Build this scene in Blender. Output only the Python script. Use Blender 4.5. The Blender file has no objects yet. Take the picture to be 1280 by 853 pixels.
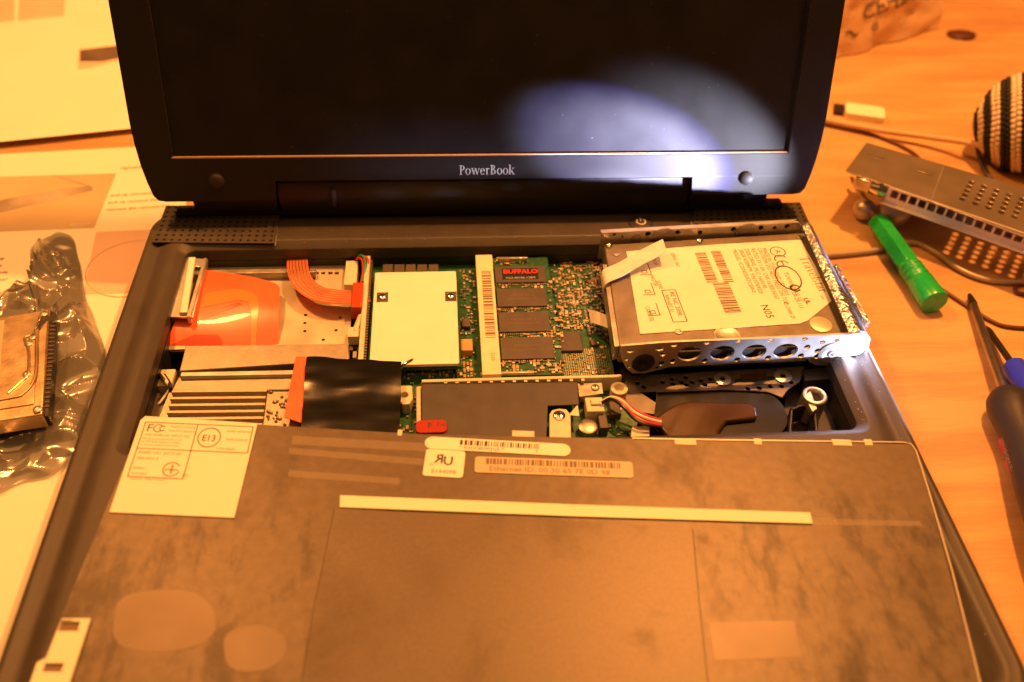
import bpy, bmesh, math, random
from mathutils import Vector, Matrix, noise
from mathutils.geometry import tessellate_polygon
random.seed(7)
sc = bpy.context.scene
col = sc.collection
MM = 0.001
TZ = -28.0                      # table height below the laptop deck (deck plane = 0), millimetres
rad = math.radians

# ------------------------------------------------------------------ camera
FPX, PX, PY = 1150.0, 640.0, 426.5
_d = Vector(((534 - PX) / FPX, (-701 - PY) / FPX, 1)).normalized()
_b = -.023
_x = Vector((1, _b, .0922 + .9804 * _b)); _x = (_x - _d * _x.dot(_d)).normalized()
_z = _x.cross(_d)
if _z.y > 0: _z = -_z
RW = Matrix((_x, _d, _z))       # image axes -> world axes
CAM = Vector((-20.304, -346.126, 272.996))
cam = bpy.data.cameras.new("camera")
cam_ob = bpy.data.objects.new("camera", cam); col.objects.link(cam_ob)
cam.sensor_width = 36; cam.lens = 36 * FPX / 1280
cam.clip_start = .01; cam.clip_end = 20
rt, up, bk = RW @ Vector((1, 0, 0)), RW @ Vector((0, -1, 0)), RW @ Vector((0, 0, -1))
M4 = Matrix(((rt.x, up.x, bk.x, CAM.x * MM), (rt.y, up.y, bk.y, CAM.y * MM), (rt.z, up.z, bk.z, CAM.z * MM), (0, 0, 0, 1)))
cam_ob.matrix_world = M4
sc.camera = cam_ob
cam.dof.use_dof = True
cam.dof.focus_distance = .392
cam.dof.aperture_fstop = 7.0

# ------------------------------------------------------------------ light
w = bpy.data.worlds.new("World"); sc.world = w; w.use_nodes = True
w.node_tree.nodes["Background"].inputs[0].default_value = (1, .40, .09, 1)
w.node_tree.nodes["Background"].inputs[1].default_value = .07
sc.view_settings.view_transform = 'Standard'; sc.view_settings.look = 'None'
sc.view_settings.exposure = 0; sc.view_settings.gamma = 1
WARM = (1, .36, .080)
def lamp(name, loc, power, r, color):
    l = bpy.data.lights.new(name, 'POINT'); l.energy = power; l.shadow_soft_size = r; l.color = color
    o = bpy.data.objects.new(name, l); col.objects.link(o); o.location = Vector(loc) * MM
    return o
lamp("room_lamp_right", (246, 172, 690), 34, .020, WARM)
lamp("room_lamp_left", (-340, 250, 700), 21.5, .03, WARM)
ar = bpy.data.lights.new("ceiling_bounce_fill", 'AREA'); ar.energy = 15; ar.size = 1.7; ar.color = (1, .40, .10)   # added fill lamp, stands for lamplight coming back off the ceiling
aro = bpy.data.objects.new("ceiling_bounce_fill", ar); col.objects.link(aro); aro.location = (.1, -.15, 1.45)
def torch(name, loc, target, power, angle, blend, color, r=.004):
    l = bpy.data.lights.new(name, 'SPOT'); l.energy = power; l.spot_size = rad(angle); l.spot_blend = blend
    l.color = color; l.shadow_soft_size = r
    o = bpy.data.objects.new(name, l); col.objects.link(o); o.location = Vector(loc) * MM
    o.rotation_euler = (Vector(target) - Vector(loc)).to_track_quat('-Z', 'Y').to_euler()
    return o
# a white torch held low beyond the right edge, shining past the drive onto the lid
TORCH = (265, -118, 4)
torch("torch_beam", TORCH, (72, 22, 30), 52, 14, .75, (.80, .77, 1), .002)
torch("torch_core", TORCH, (84, 22, 34), 28, 11.5, .9, (.82, .79, 1), .002)
torch("torch_fringe", TORCH, (78, 22, 30), 16, 13.6, .12, (.12, .08, 1), .002)
torch("torch_spill", TORCH, (108, 23, 36), 18, 17, 1, (.82, .80, 1), .003)
torch("torch_side", (252, -176, 1.2), (151, -72, 3), 90, 10, 1, (.74, .74, 1), .003)
torch("torch_side_spill", (252, -176, 1.2), (122, -76, 2), 9, 18, 1, (.70, .72, 1), .003)

# ------------------------------------------------------------------ picture ray -> point on a plane of the scene
def ray(px, py): return RW @ Vector(((px - PX) / FPX, (py - PY) / FPX, 1))
def at(px, py, z=0.0):
    r = ray(px, py); return CAM + r * ((z - CAM.z) / r.z)
def onplane(px, py, O, N):
    r = ray(px, py); return CAM + r * (N.dot(O - CAM) / N.dot(r))
def rect(tlx, tly, brx, bry, z):
    a, b = at(tlx, tly, z), at(brx, bry, z); return a.x, b.x, b.y, a.y

# ------------------------------------------------------------------ materials
MATS = {}
def mat(name, c, rough=.5, metal=0., var=0., vscale=200., bump=0., bscale=800., spec=.5, c2=None, coat=0., alpha=1., trans=0., emit=None, stretch=None, detail=6, ramp=(.3, .7), bdist=.0003):
    m = bpy.data.materials.new(name); m.use_nodes = True
    nt = m.node_tree; N = nt.nodes; L = nt.links; p = N["Principled BSDF"]
    p.inputs["Base Color"].default_value = (*c, 1); p.inputs["Roughness"].default_value = rough
    p.inputs["Metallic"].default_value = metal; p.inputs["Specular IOR Level"].default_value = spec
    p.inputs["Coat Weight"].default_value = coat; p.inputs["Alpha"].default_value = alpha
    p.inputs["Transmission Weight"].default_value = trans
    tc = N.new("ShaderNodeTexCoord"); src = tc.outputs["Object"]
    if stretch:
        mp = N.new("ShaderNodeMapping"); mp.inputs["Scale"].default_value = stretch
        L.new(src, mp.inputs[0]); src = mp.outputs[0]
    if var or c2:
        n = N.new("ShaderNodeTexNoise"); n.inputs["Scale"].default_value = vscale; n.inputs["Detail"].default_value = detail
        L.new(src, n.inputs["Vector"])
        r = N.new("ShaderNodeValToRGB"); r.color_ramp.elements[0].position = ramp[0]; r.color_ramp.elements[1].position = ramp[1]
        k = c2 or tuple(x * (1 - var) for x in c)
        r.color_ramp.elements[0].color = (*k, 1)
        r.color_ramp.elements[1].color = (*(c if c2 else tuple(min(1, x * (1 + var)) for x in c)), 1)
        L.new(n.outputs["Fac"], r.inputs[0]); L.new(r.outputs[0], p.inputs["Base Color"])
        mr = N.new("ShaderNodeMapRange"); mr.inputs[3].default_value = max(.03, rough * .8); mr.inputs[4].default_value = min(1, rough * 1.2)
        L.new(n.outputs["Fac"], mr.inputs[0]); L.new(mr.outputs[0], p.inputs["Roughness"])
    if bump:
        n2 = N.new("ShaderNodeTexNoise"); n2.inputs["Scale"].default_value = bscale; n2.inputs["Detail"].default_value = 3
        L.new(src, n2.inputs["Vector"])
        bp = N.new("ShaderNodeBump"); bp.inputs["Strength"].default_value = bump; bp.inputs["Distance"].default_value = bdist
        L.new(n2.outputs["Fac"], bp.inputs["Height"]); L.new(bp.outputs[0], p.inputs["Normal"])
    MATS[name] = m
    return m
def wood(name):
    m = bpy.data.materials.new(name); m.use_nodes = True; nt = m.node_tree; N = nt.nodes; L = nt.links; p = N["Principled BSDF"]
    tc = N.new("ShaderNodeTexCoord"); mp = N.new("ShaderNodeMapping"); mp.inputs["Scale"].default_value = (9, 70, 9); mp.inputs["Rotation"].default_value = (0, 0, rad(6))
    L.new(tc.outputs["Object"], mp.inputs[0])
    n = N.new("ShaderNodeTexNoise"); n.inputs["Scale"].default_value = 1.0; n.inputs["Detail"].default_value = 7; n.inputs["Distortion"].default_value = .6
    L.new(mp.outputs[0], n.inputs["Vector"])
    n2 = N.new("ShaderNodeTexNoise"); n2.inputs["Scale"].default_value = 14; n2.inputs["Detail"].default_value = 8
    mp2 = N.new("ShaderNodeMapping"); mp2.inputs["Scale"].default_value = (4, 60, 4); mp2.inputs["Rotation"].default_value = (0, 0, rad(6))
    L.new(tc.outputs["Object"], mp2.inputs[0]); L.new(mp2.outputs[0], n2.inputs["Vector"])
    mx = N.new("ShaderNodeMath"); mx.operation = 'MULTIPLY_ADD'; mx.inputs[1].default_value = .45
    L.new(n2.outputs["Fac"], mx.inputs[0]); L.new(n.outputs["Fac"], mx.inputs[2])
    r = N.new("ShaderNodeValToRGB"); e = r.color_ramp.elements
    e[0].position = .5; e[0].color = (.48, .245, .11, 1); e[1].position = .85; e[1].color = (.63, .375, .165, 1)
    L.new(mx.outputs[0], r.inputs[0]); L.new(r.outputs[0], p.inputs["Base Color"])
    p.inputs["Roughness"].default_value = .42; p.inputs["Coat Weight"].default_value = .15; p.inputs["Coat Roughness"].default_value = .3
    MATS[name] = m
def stained(name, base, mid, dark, sc1, sc2, rough, metal, streak=(1, 1, 1), stops=(.38, .46, .56), amt=.3, marks=None):
    m = bpy.data.materials.new(name); m.use_nodes = True; nt = m.node_tree; N = nt.nodes; L = nt.links; p = N["Principled BSDF"]
    tc = N.new("ShaderNodeTexCoord"); mp = N.new("ShaderNodeMapping"); mp.inputs["Scale"].default_value = streak
    L.new(tc.outputs["Object"], mp.inputs[0])
    n = N.new("ShaderNodeTexNoise"); n.inputs["Scale"].default_value = sc1; n.inputs["Detail"].default_value = 9; n.inputs["Roughness"].default_value = .6; n.inputs["Distortion"].default_value = .25
    L.new(mp.outputs[0], n.inputs["Vector"])
    r = N.new("ShaderNodeValToRGB"); e = r.color_ramp.elements; e[0].position = stops[0]; e[1].position = stops[2]
    q = e.new(stops[1]); e[0].color = (*dark, 1); q.color = (*mid, 1); e[2].color = (*base, 1)
    L.new(n.outputs["Fac"], r.inputs[0])
    n2 = N.new("ShaderNodeTexNoise"); n2.inputs["Scale"].default_value = sc2; n2.inputs["Detail"].default_value = 6
    L.new(tc.outputs["Object"], n2.inputs["Vector"])
    mm = N.new("ShaderNodeMix"); mm.data_type = 'RGBA'; mm.blend_type = 'OVERLAY'; mm.inputs[0].default_value = amt
    src = r.outputs[0]
    if marks:                                    # smudges of old glue, gathered in two areas of the plate
        col_, sc3, areas = marks
        def mth(op, a, b=None):
            q_ = N.new("ShaderNodeMath"); q_.operation = op; q_.use_clamp = op in ('ADD', 'MULTIPLY')
            for k, v in enumerate((a, b)):
                if v is None: continue
                if isinstance(v, float): q_.inputs[k].default_value = v
                else: L.new(v, q_.inputs[k])
            return q_.outputs[0]
        def ramp(v, a, b):
            q_ = N.new("ShaderNodeMapRange"); q_.interpolation_type = 'SMOOTHSTEP'; q_.inputs[1].default_value = a; q_.inputs[2].default_value = b; L.new(v, q_.inputs[0]); return q_.outputs[0]
        wn = N.new("ShaderNodeTexNoise"); wn.inputs["Scale"].default_value = 45; wn.inputs["Detail"].default_value = 4; L.new(tc.outputs["Object"], wn.inputs["Vector"])
        sep = N.new("ShaderNodeSeparateXYZ"); L.new(tc.outputs["Object"], sep.inputs[0])
        wob = mth('MULTIPLY', mth('SUBTRACT', wn.outputs["Fac"], .5), .03)
        xx = mth('ADD', sep.outputs[0], wob); xx.node.use_clamp = False; wob.node.use_clamp = False
        yy = mth('SUBTRACT', sep.outputs[1], wob)
        tot = None
        for x0, x1, y1 in areas:
            k = mth('MULTIPLY', mth('MULTIPLY', ramp(xx, x0, x0 + .012), ramp(xx, x1, x1 - .012)), ramp(yy, y1 + .002, y1 - .008))
            tot = k if tot is None else mth('ADD', tot, k)
        mp3 = N.new("ShaderNodeMapping"); mp3.inputs["Scale"].default_value = (1.4, .55, 1); L.new(tc.outputs["Object"], mp3.inputs[0])
        n3 = N.new("ShaderNodeTexNoise"); n3.inputs["Scale"].default_value = sc3; n3.inputs["Detail"].default_value = 10; n3.inputs["Roughness"].default_value = .66; L.new(mp3.outputs[0], n3.inputs["Vector"])
        fac = mth('MULTIPLY', mth('MULTIPLY', ramp(n3.outputs["Fac"], .54, .36), tot), .80)
        mk = N.new("ShaderNodeMix"); mk.data_type = 'RGBA'; L.new(fac, mk.inputs[0]); L.new(src, mk.inputs[6]); mk.inputs[7].default_value = (*col_, 1); src = mk.outputs[2]
    L.new(src, mm.inputs[6]); L.new(n2.outputs["Fac"], mm.inputs[7]); L.new(mm.outputs[2], p.inputs["Base Color"])
    mr = N.new("ShaderNodeMapRange"); mr.inputs[1].default_value = stops[0]; mr.inputs[2].default_value = stops[2]; mr.inputs[3].default_value = rough * 1.4; mr.inputs[4].default_value = rough
    L.new(n.outputs["Fac"], mr.inputs[0]); L.new(mr.outputs[0], p.inputs["Roughness"])
    p.inputs["Metallic"].default_value = metal
    MATS[name] = m

wood("beech_wood")
mat("deck_plastic", (.054, .044, .036), .46, spec=.4, var=.12, vscale=90, bump=.35, bscale=2600)
mat("shell_black", (.006, .0055, .006), .45, bump=.2, bscale=2600)
mat("screen_black", (.010, .010, .012), .45, var=.15, vscale=60, spec=.3)
mat("black_plastic", (.014, .013, .013), .38, var=.3, vscale=120, bump=.2, bscale=900)
mat("hole_black", (.004, .004, .004), .8)
mat("rubber", (.02, .018, .018), .6)
mat("silver", (.62, .60, .57), .36, .85, var=.12, vscale=150, bump=.15, bscale=300)
mat("bright_steel", (.78, .77, .75), .18, 1, var=.08, vscale=120)
mat("dull_steel", (.40, .38, .35), .42, 1, var=.25, vscale=130, bump=.2, bscale=500)
mat("cast_alloy", (.42, .37, .30), .42, .8, var=.07, vscale=260, bump=.25, bscale=1500)
mat("tin_sheet", (.62, .55, .42), .42, .55, var=.14, vscale=70)
mat("foil", (.75, .74, .76), .22, 1, var=.15, vscale=700, bump=1.0, bscale=650, bdist=.0006)
mat("drive_alloy", (.20, .17, .145), .42, .6, var=.18, vscale=110, bump=.2, bscale=700)
mat("copper_alloy", (.62, .47, .30), .34, .85, var=.18, vscale=130, bump=.15, bscale=700)
mat("label_paper", (.80, .77, .66), .48, var=.04, vscale=60)
mat("white_card", (.82, .80, .72), .55, var=.03, vscale=50)
mat("film_label", (.78, .75, .64), .5, var=.03, vscale=50)
mat("tan_label", (.50, .42, .29), .5, var=.08, vscale=70)
mat("ink", (.045, .03, .025), .6)
mat("ink_soft", (.17, .105, .06), .6)
mat("ink_red", (.28, .085, .04), .6)
mat("logo_red", (.80, .02, .02), .5)
mat("logo_grey", (.55, .53, .50), .5)
mat("letter_grey", (.50, .50, .50), .4)
mat("pcb", (.018, .095, .035), .38, var=.45, vscale=420, bump=.2, bscale=1200)
mat("pcb_pale", (.06, .16, .05), .45, var=.5, vscale=500)
mat("chip_body", (.075, .06, .052), .5, var=.15, vscale=150)
mat("pin_tin", (.66, .60, .50), .32, .9)
mat("tan_cap", (.52, .32, .12), .45, var=.15)
mat("orange_flex", (.84, .14, .05), .34, var=.12, vscale=60, coat=.15)
mat("orange_trace", (.90, .24, .06), .25, coat=.4)
mat("dark_flex", (.50, .06, .02), .3)
mat("black_tape", (.006, .006, .006), .26, bump=.12, bscale=300)
mat("brown_tape", (.058, .025, .011), .2, var=.2, vscale=60, coat=.3)
mat("white_conn", (.66, .60, .47), .5, var=.08)
mat("spine_cream", (.74, .68, .50), .5, var=.05, vscale=120)
mat("strip_metal", (.17, .15, .14), .4, .7, var=.2, vscale=120)
mat("gloss_black", (.007, .007, .008), .24)
mat("tin_bright", (.74, .72, .70), .35, .35)
mat("black_sheet", (.050, .042, .040), .5, var=.2, vscale=100, bump=.2, bscale=1500)
mat("wire_red", (.62, .02, .02), .4)
mat("wire_white", (.75, .72, .66), .4)
mat("wire_black", (.015, .014, .014), .4)
mat("wire_green", (.03, .25, .10), .4)
mat("red_tag", (.36, .03, .015), .3)
mat("bay_plastic", (.026, .023, .022), .4, var=.2, vscale=90)
stained("key_plate", (.108, .083, .058), (.100, .076, .053), (.080, .061, .044), 30, 300, .45, .44, (1.2, .7, 1), (.26, .34, .46), .3, ((.045, .035, .026), 85, ((-.150, -.058, .018), (.060, .160, .016))))
stained("key_panel", (.110, .085, .059), (.105, .081, .056), (.092, .071, .050), 24, 800, .45, .44, (1, 1, 1), (.25, .34, .5), .2)
mat("clean_patch", (.112, .086, .061), .42, .5, var=.06, vscale=40)
mat("plate_edge", (.42, .37, .32), .4, .8)
mat("pale_strip", (.80, .77, .62), .6, var=.03, vscale=70)
mat("clear_tape", (.55, .46, .36), .22, alpha=.15)
mat("pull_tab", (.86, .84, .80), .28, alpha=.80, var=.04)
mat("paper", (.86, .83, .74), .65, var=.02, vscale=25)
mat("print_tan", (.55, .43, .27), .6, var=.08, vscale=18)
mat("print_grey", (.40, .33, .26), .6, var=.35, vscale=40)
mat("print_pink", (.74, .52, .42), .6, var=.08, vscale=30)
mat("print_dark", (.14, .10, .08), .6, var=.3, vscale=60)
mat("bag_paper", (.82, .58, .36), .6, var=.14, vscale=25, bump=.4, bscale=70, bdist=.002)
mat("green_plastic", (.012, .40, .06), .28, coat=.3, var=.04)
mat("blue_plastic", (.03, .05, .85), .3)
mat("grip_black", (.022, .018, .016), .5, bump=.2, bscale=900)
mat("grip_red", (.55, .03, .08), .45)
mat("tool_steel", (.42, .38, .32), .33, 1, var=.15, vscale=200)
mat("tool_dark", (.05, .045, .04), .45, .8)
mat("cream_yarn", (.62, .52, .38), .9, var=.2, vscale=900)
mat("black_yarn", (.012, .011, .012), .9)
mat("cord_tan", (.55, .36, .20), .55)
mat("cord_grey", (.42, .34, .25), .4, .3)
mat("cord_dark", (.10, .03, .015), .5)
mat("brushed_shield", (.36, .29, .22), .30, .7, var=.12, vscale=45, bump=.1, bscale=120)
mat("bead_metal", (.55, .47, .36), .38, .6, var=.1)
mat("stick_white", (.82, .79, .66), .5)
def bag_film():
    m = bpy.data.materials.new("antistatic_film"); m.use_nodes = True; nt = m.node_tree; N = nt.nodes; L = nt.links; p = N["Principled BSDF"]
    p.inputs["Base Color"].default_value = (.27, .26, .25, 1); p.inputs["Metallic"].default_value = .65; p.inputs["Roughness"].default_value = .2
    p.inputs["Alpha"].default_value = .70; MATS["antistatic_film"] = m
bag_film()

# ------------------------------------------------------------------ mesh builder (all millimetres)
def fr(O, U, V=None, W=None):
    U = Vector(U).normalized()
    if W is None: W = Vector((0, 0, 1)) if V is None else U.cross(Vector(V))
    W = Vector(W).normalized(); V = W.cross(U).normalized(); W = U.cross(V).normalized()
    O = Vector(O)
    return Matrix(((U.x, V.x, W.x, O.x), (U.y, V.y, W.y, O.y), (U.z, V.z, W.z, O.z), (0, 0, 0, 1)))
ID = Matrix.Identity(4)
def rrect(x0, x1, y0, y1, r, n=4):
    P = []
    for cx, cy, a in ((x1 - r, y1 - r, 0), (x0 + r, y1 - r, 90), (x0 + r, y0 + r, 180), (x1 - r, y0 + r, 270)):
        for i in range(n + 1):
            t = rad(a + 90 * i / n); P.append((cx + r * math.cos(t), cy + r * math.sin(t)))
    return P
def circ(cx, cy, r, n=12, ry=None):
    ry = ry or r
    return [(cx + r * math.cos(2 * math.pi * i / n), cy + ry * math.sin(2 * math.pi * i / n)) for i in range(n)]
class MB:
    def __init__(s): s.v = []; s.f = []; s.m = []; s.mats = []
    def mi(s, name):
        if name not in s.mats: s.mats.append(name)
        return s.mats.index(name)
    def add(s, vs, fs, m):
        b = len(s.v); s.v += [Vector(v) for v in vs]; k = s.mi(m)
        for f in fs: s.f.append(tuple(b + i for i in f)); s.m.append(k)
        return s
    def box(s, x0, x1, y0, y1, z0, z1, m, F=ID):
        vs = [F @ Vector(p) for p in ((x0, y0, z0), (x1, y0, z0), (x1, y1, z0), (x0, y1, z0), (x0, y0, z1), (x1, y0, z1), (x1, y1, z1), (x0, y1, z1))]
        return s.add(vs, [(0, 3, 2, 1), (4, 5, 6, 7), (0, 1, 5, 4), (1, 2, 6, 5), (2, 3, 7, 6), (3, 0, 4, 7)], m)
    def prism(s, pts, z0, z1, m, F=ID, holes=(), sides=True, mtop=None):
        loops = [[Vector((p[0], p[1], 0)) for p in L] for L in [pts] + list(holes)]
        tris = tessellate_polygon(loops)
        flat = [p for L in loops for p in L]; n = len(flat)
        top = [F @ Vector((p.x, p.y, z1)) for p in flat]; bot = [F @ Vector((p.x, p.y, z0)) for p in flat]
        ft, fb = [], []
        for t in tris:
            a, b, c = (flat[i] for i in t)
            cr = (b.x - a.x) * (c.y - a.y) - (b.y - a.y) * (c.x - a.x)
            t = tuple(t) if cr > 0 else tuple(reversed(t))
            ft.append(t); fb.append(tuple(i + n for i in reversed(t)))
        s.add(top + bot, ft + (fb if sides else []), mtop or m) if not mtop else None
        base = len(s.v) - 2 * n
        if mtop:
            base = len(s.v); s.add(top + bot, ft, mtop)
            k = s.mi(m)
            for f in fb: s.f.append(tuple(base + i for i in f)); s.m.append(k)
        if sides:
            k = s.mi(m); o = 0
            for li, L in enumerate(loops):
                c = len(L); ar = sum(L[i].x * L[(i + 1) % c].y - L[(i + 1) % c].x * L[i].y for i in range(c))
                for i in range(c):
                    a, b = o + i, o + (i + 1) % c
                    q = (base + a, base + a + n, base + b + n, base + b)
                    if (ar < 0) == (li == 0): q = q[::-1]
                    s.f.append(q); s.m.append(k)
                o += c
        return s
    def poly(s, pts3, m):                       # one flat face
        return s.add(pts3, [tuple(range(len(pts3)))], m)
    def slab(s, pts3, th, m):                   # polygon given in space (top face), extruded straight down
        n = len(pts3); b = [Vector(p) - Vector((0, 0, th)) for p in pts3]
        ar = sum(pts3[i][0] * pts3[(i + 1) % n][1] - pts3[(i + 1) % n][0] * pts3[i][1] for i in range(n))
        T = list(range(n)); 
        fs = [tuple(T) if ar > 0 else tuple(T[::-1]), tuple(i + n for i in (T[::-1] if ar > 0 else T))]
        for i in range(n):
            j = (i + 1) % n; q = (i, i + n, j + n, j); fs.append(q if ar > 0 else q[::-1])
        return s.add(list(pts3) + b, fs, m)
    def tube(s, path, r, m, n=8):
        P = [Vector(p) for p in path]; k = len(P); rs = r if isinstance(r, (list, tuple)) else [r] * k
        vs = []; u = None
        for i in range(k):
            t = (P[min(i + 1, k - 1)] - P[max(i - 1, 0)]).normalized()
            if u is None: u = t.orthogonal().normalized()
            u = (u - t * u.dot(t)).normalized(); w = t.cross(u)
            vs += [P[i] + (u * math.cos(2 * math.pi * j / n) + w * math.sin(2 * math.pi * j / n)) * rs[i] for j in range(n)]
        fs = [(i * n + j, i * n + (j + 1) % n, (i + 1) * n + (j + 1) % n, (i + 1) * n + j) for i in range(k - 1) for j in range(n)]
        fs += [tuple(range(n))[::-1], tuple((k - 1) * n + j for j in range(n))]
        return s.add(vs, fs, m)
    def ribbon(s, path, width_dir, wd, th, m):   # flat strip along a path
        P = [Vector(p) for p in path]; k = len(P); vs = []
        for i in range(k):
            t = (P[min(i + 1, k - 1)] - P[max(i - 1, 0)]).normalized()
            W = Vector(width_dir[i] if isinstance(width_dir, list) else width_dir).normalized(); nn = W.cross(t).normalized()
            if nn.z < 0: nn = -nn
            for a, b in ((-1, 0), (1, 0), (1, 1), (-1, 1)): vs.append(P[i] + W * wd / 2 * a - nn * th * b)
        fs = [tuple(i * 4 + q for q in (a, b)) + tuple((i + 1) * 4 + q for q in (b, a)) for i in range(k - 1) for a, b in ((0, 1), (1, 2), (2, 3), (3, 0))]
        fs += [(0, 1, 2, 3), tuple((k - 1) * 4 + q for q in (3, 2, 1, 0))]
        return s.add(vs, fs, m)
    def lathe(s, prof, F, m, n=24, phase=0):     # profile (r, h) along local z
        vs = []; fs = []; k = len(prof)
        for r, h in prof:
            vs += [F @ Vector((r * math.cos(2 * math.pi * j / n + phase), r * math.sin(2 * math.pi * j / n + phase), h)) for j in range(n)]
        fs = [(i * n + j, i * n + (j + 1) % n, (i + 1) * n + (j + 1) % n, (i + 1) * n + j) for i in range(k - 1) for j in range(n)]
        fs += [tuple(range(n))[::-1], tuple((k - 1) * n + j for j in range(n))]
        return s.add(vs, fs, m)
    def text(s, body, size, x, y, m, F, rot=0, z=.06, align='LEFT', sx=1., bold=0.):
        cu = bpy.data.curves.new("lettering", 'FONT'); cu.body = body; cu.size = size; cu.align_x = align; cu.resolution_u = 2; cu.offset = bold
        o = bpy.data.objects.new("lettering", cu); me = bpy.data.meshes.new_from_object(o)
        G = F @ Matrix.Translation((x, y, z)) @ Matrix.Rotation(rad(rot), 4, 'Z') @ Matrix.Diagonal((sx, 1, 1, 1))
        s.add([G @ v.co for v in me.vertices], [tuple(p.vertices) for p in me.polygons], m)
        bpy.data.objects.remove(o); bpy.data.curves.remove(cu); bpy.data.meshes.remove(me)
        return s
    def flat(s, x0, x1, y0, y1, m, F, z=.06):
        return s.add([F @ Vector(p) for p in ((x0, y0, z), (x1, y0, z), (x1, y1, z), (x0, y1, z))], [(0, 1, 2, 3)], m)
    def frame(s, x0, x1, y0, y1, t, m, F, z=.06):
        s.flat(x0, x1, y0, y0 + t, m, F, z); s.flat(x0, x1, y1 - t, y1, m, F, z)
        s.flat(x0, x0 + t, y0 + t, y1 - t, m, F, z); return s.flat(x1 - t, x1, y0 + t, y1 - t, m, F, z)
    def bars(s, x0, x1, y0, y1, m, F, z=.06, seed=1, unit=.3, vertical=False):
        R = random.Random(seed); a, b = (x0, x1) if not vertical else (y0, y1); t = a
        while t < b:
            q = unit * R.choice((1, 1, 2, 3))
            if vertical: s.flat(x0, x1, t, min(t + q, b), m, F, z)
            else: s.flat(t, min(t + q, b), y0, y1, m, F, z)
            t += q + unit * R.choice((1, 1, 2))
        return s
    def ring(s, cx, cy, r0, r1, m, F, z=.06, a0=0, a1=360, n=20, sq=1.):
        vs = []; 
        for i in range(n + 1):
            t = rad(a0 + (a1 - a0) * i / n)
            vs += [F @ Vector((cx + r0 * math.cos(t), cy + r0 * sq * math.sin(t), z)), F @ Vector((cx + r1 * math.cos(t), cy + r1 * sq * math.sin(t), z))]
        return s.add(vs, [(2 * i, 2 * i + 1, 2 * i + 3, 2 * i + 2) for i in range(n)], m)

def serif_text(mb, word, size, x, y, m, F, z=.12, rot=0, align='LEFT', k=1.):
    """roman letters with thick stems, hairlines and serifs, drawn as flat strokes"""
    def q(pts): return ('q', pts)
    def st(x, y0, y1, w=.085): return q([(x, y0), (x + w, y0), (x + w, y1), (x, y1)])
    def sf(x, y, w=.2): return q([(x - w / 2, y), (x + w / 2, y), (x + w / 2, y + .028), (x - w / 2, y + .028)])
    def dg(x0, y0, x1, y1, w): return q([(x0, y0), (x0 + w, y0), (x1 + w, y1), (x1, y1)])
    def rg(cx, cy, ro, so, ri, si, a=0, b=360): return ('r', (cx, cy, ro, so, ri, si, a, b))
    G = {'P': ([st(.09, 0, .68), sf(.13, 0, .24), sf(.11, .652, .2), rg(.17, .495, .26, .185, .17, .155, -90, 90)], .47),
         'o': ([rg(.23, .225, .21, .24, .125, .215)], .47),
         'w': ([dg(.19, 0, .05, .46, .08), dg(.19, 0, .33, .46, .032), dg(.45, 0, .31, .46, .08), dg(.45, 0, .62, .46, .032), sf(.09, .44, .18), sf(.34, .44, .16), sf(.63, .44, .15)], .71),
         'e': ([rg(.21, .225, .19, .24, .105, .215, 8, 325), q([(.1, .25), (.39, .25), (.39, .28), (.1, .28)])], .43),
         'r': ([st(.08, 0, .45), sf(.12, 0, .22), sf(.08, .44, .13), rg(.235, .33, .12, .13, .05, .085, 35, 170)], .37),
         'B': ([st(.09, 0, .68), sf(.11, 0, .2), sf(.11, .652, .2), rg(.17, .525, .22, .155, .135, .127, -90, 90), rg(.17, .19, .28, .19, .185, .162, -90, 90)], .53),
         'k': ([st(.07, 0, .70), sf(.11, 0, .2), sf(.07, .67, .14), dg(.16, .2, .36, .45, .035), dg(.36, 0, .2, .25, .09), sf(.4, 0, .2), sf(.38, .44, .17)], .51),
         'T': ([st(.25, 0, .66), sf(.29, 0, .24), q([(.03, .645), (.56, .645), (.56, .68), (.03, .68)]), st(.03, .53, .66, .025), st(.535, .53, .66, .025)], .58),
         'a': ([st(.25, .02, .36, .08), rg(.19, .13, .15, .15, .07, .12, 60, 300), rg(.19, .34, .14, .12, .065, .095, 0, 170), sf(.34, 0, .1)], .41),
         'v': ([dg(.2, 0, .06, .46, .08), dg(.2, 0, .38, .46, .032), sf(.1, .44, .18), sf(.39, .44, .15)], .46),
         'l': ([st(.08, 0, .70), sf(.12, 0, .21), sf(.08, .67, .14)], .24),
         's': ([rg(.17, .335, .13, .125, .06, .098, 30, 270), rg(.17, .12, .14, .125, .065, .098, -150, 90)], .35),
         't': ([st(.1, .04, .58, .08), q([(.03, .42), (.28, .42), (.28, .45), (.03, .45)]), rg(.2, .09, .1, .1, .03, .07, 180, 320)], .3)}
    tot = sum(G[c][1] for c in word) * size * k
    ox = -tot / 2 if align == 'CENTER' else 0
    H = F @ Matrix.Translation((x, y, z)) @ Matrix.Rotation(rad(rot), 4, 'Z')
    pen = ox; zz = 0
    for c in word:
        for kind, d in G[c][0]:
            zz += .0004
            P = lambda a, b: H @ Vector((pen + a * size * k, b * size, zz))
            if kind == 'q': mb.add([P(*p) for p in d], [(0, 1, 2, 3)], m)
            else:
                cx, cy, ro, so, ri, si, a0, a1 = d; n = 14; vs = []
                for i in range(n + 1):
                    t = rad(a0 + (a1 - a0) * i / n)
                    vs += [P(cx + ri * math.cos(t), cy + si * math.sin(t)), P(cx + ro * math.cos(t), cy + so * math.sin(t))]
                mb.add(vs, [(2 * i, 2 * i + 1, 2 * i + 3, 2 * i + 2) for i in range(n)], m)
        pen += G[c][1] * size * k
    return mb
LOC = {}
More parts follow.
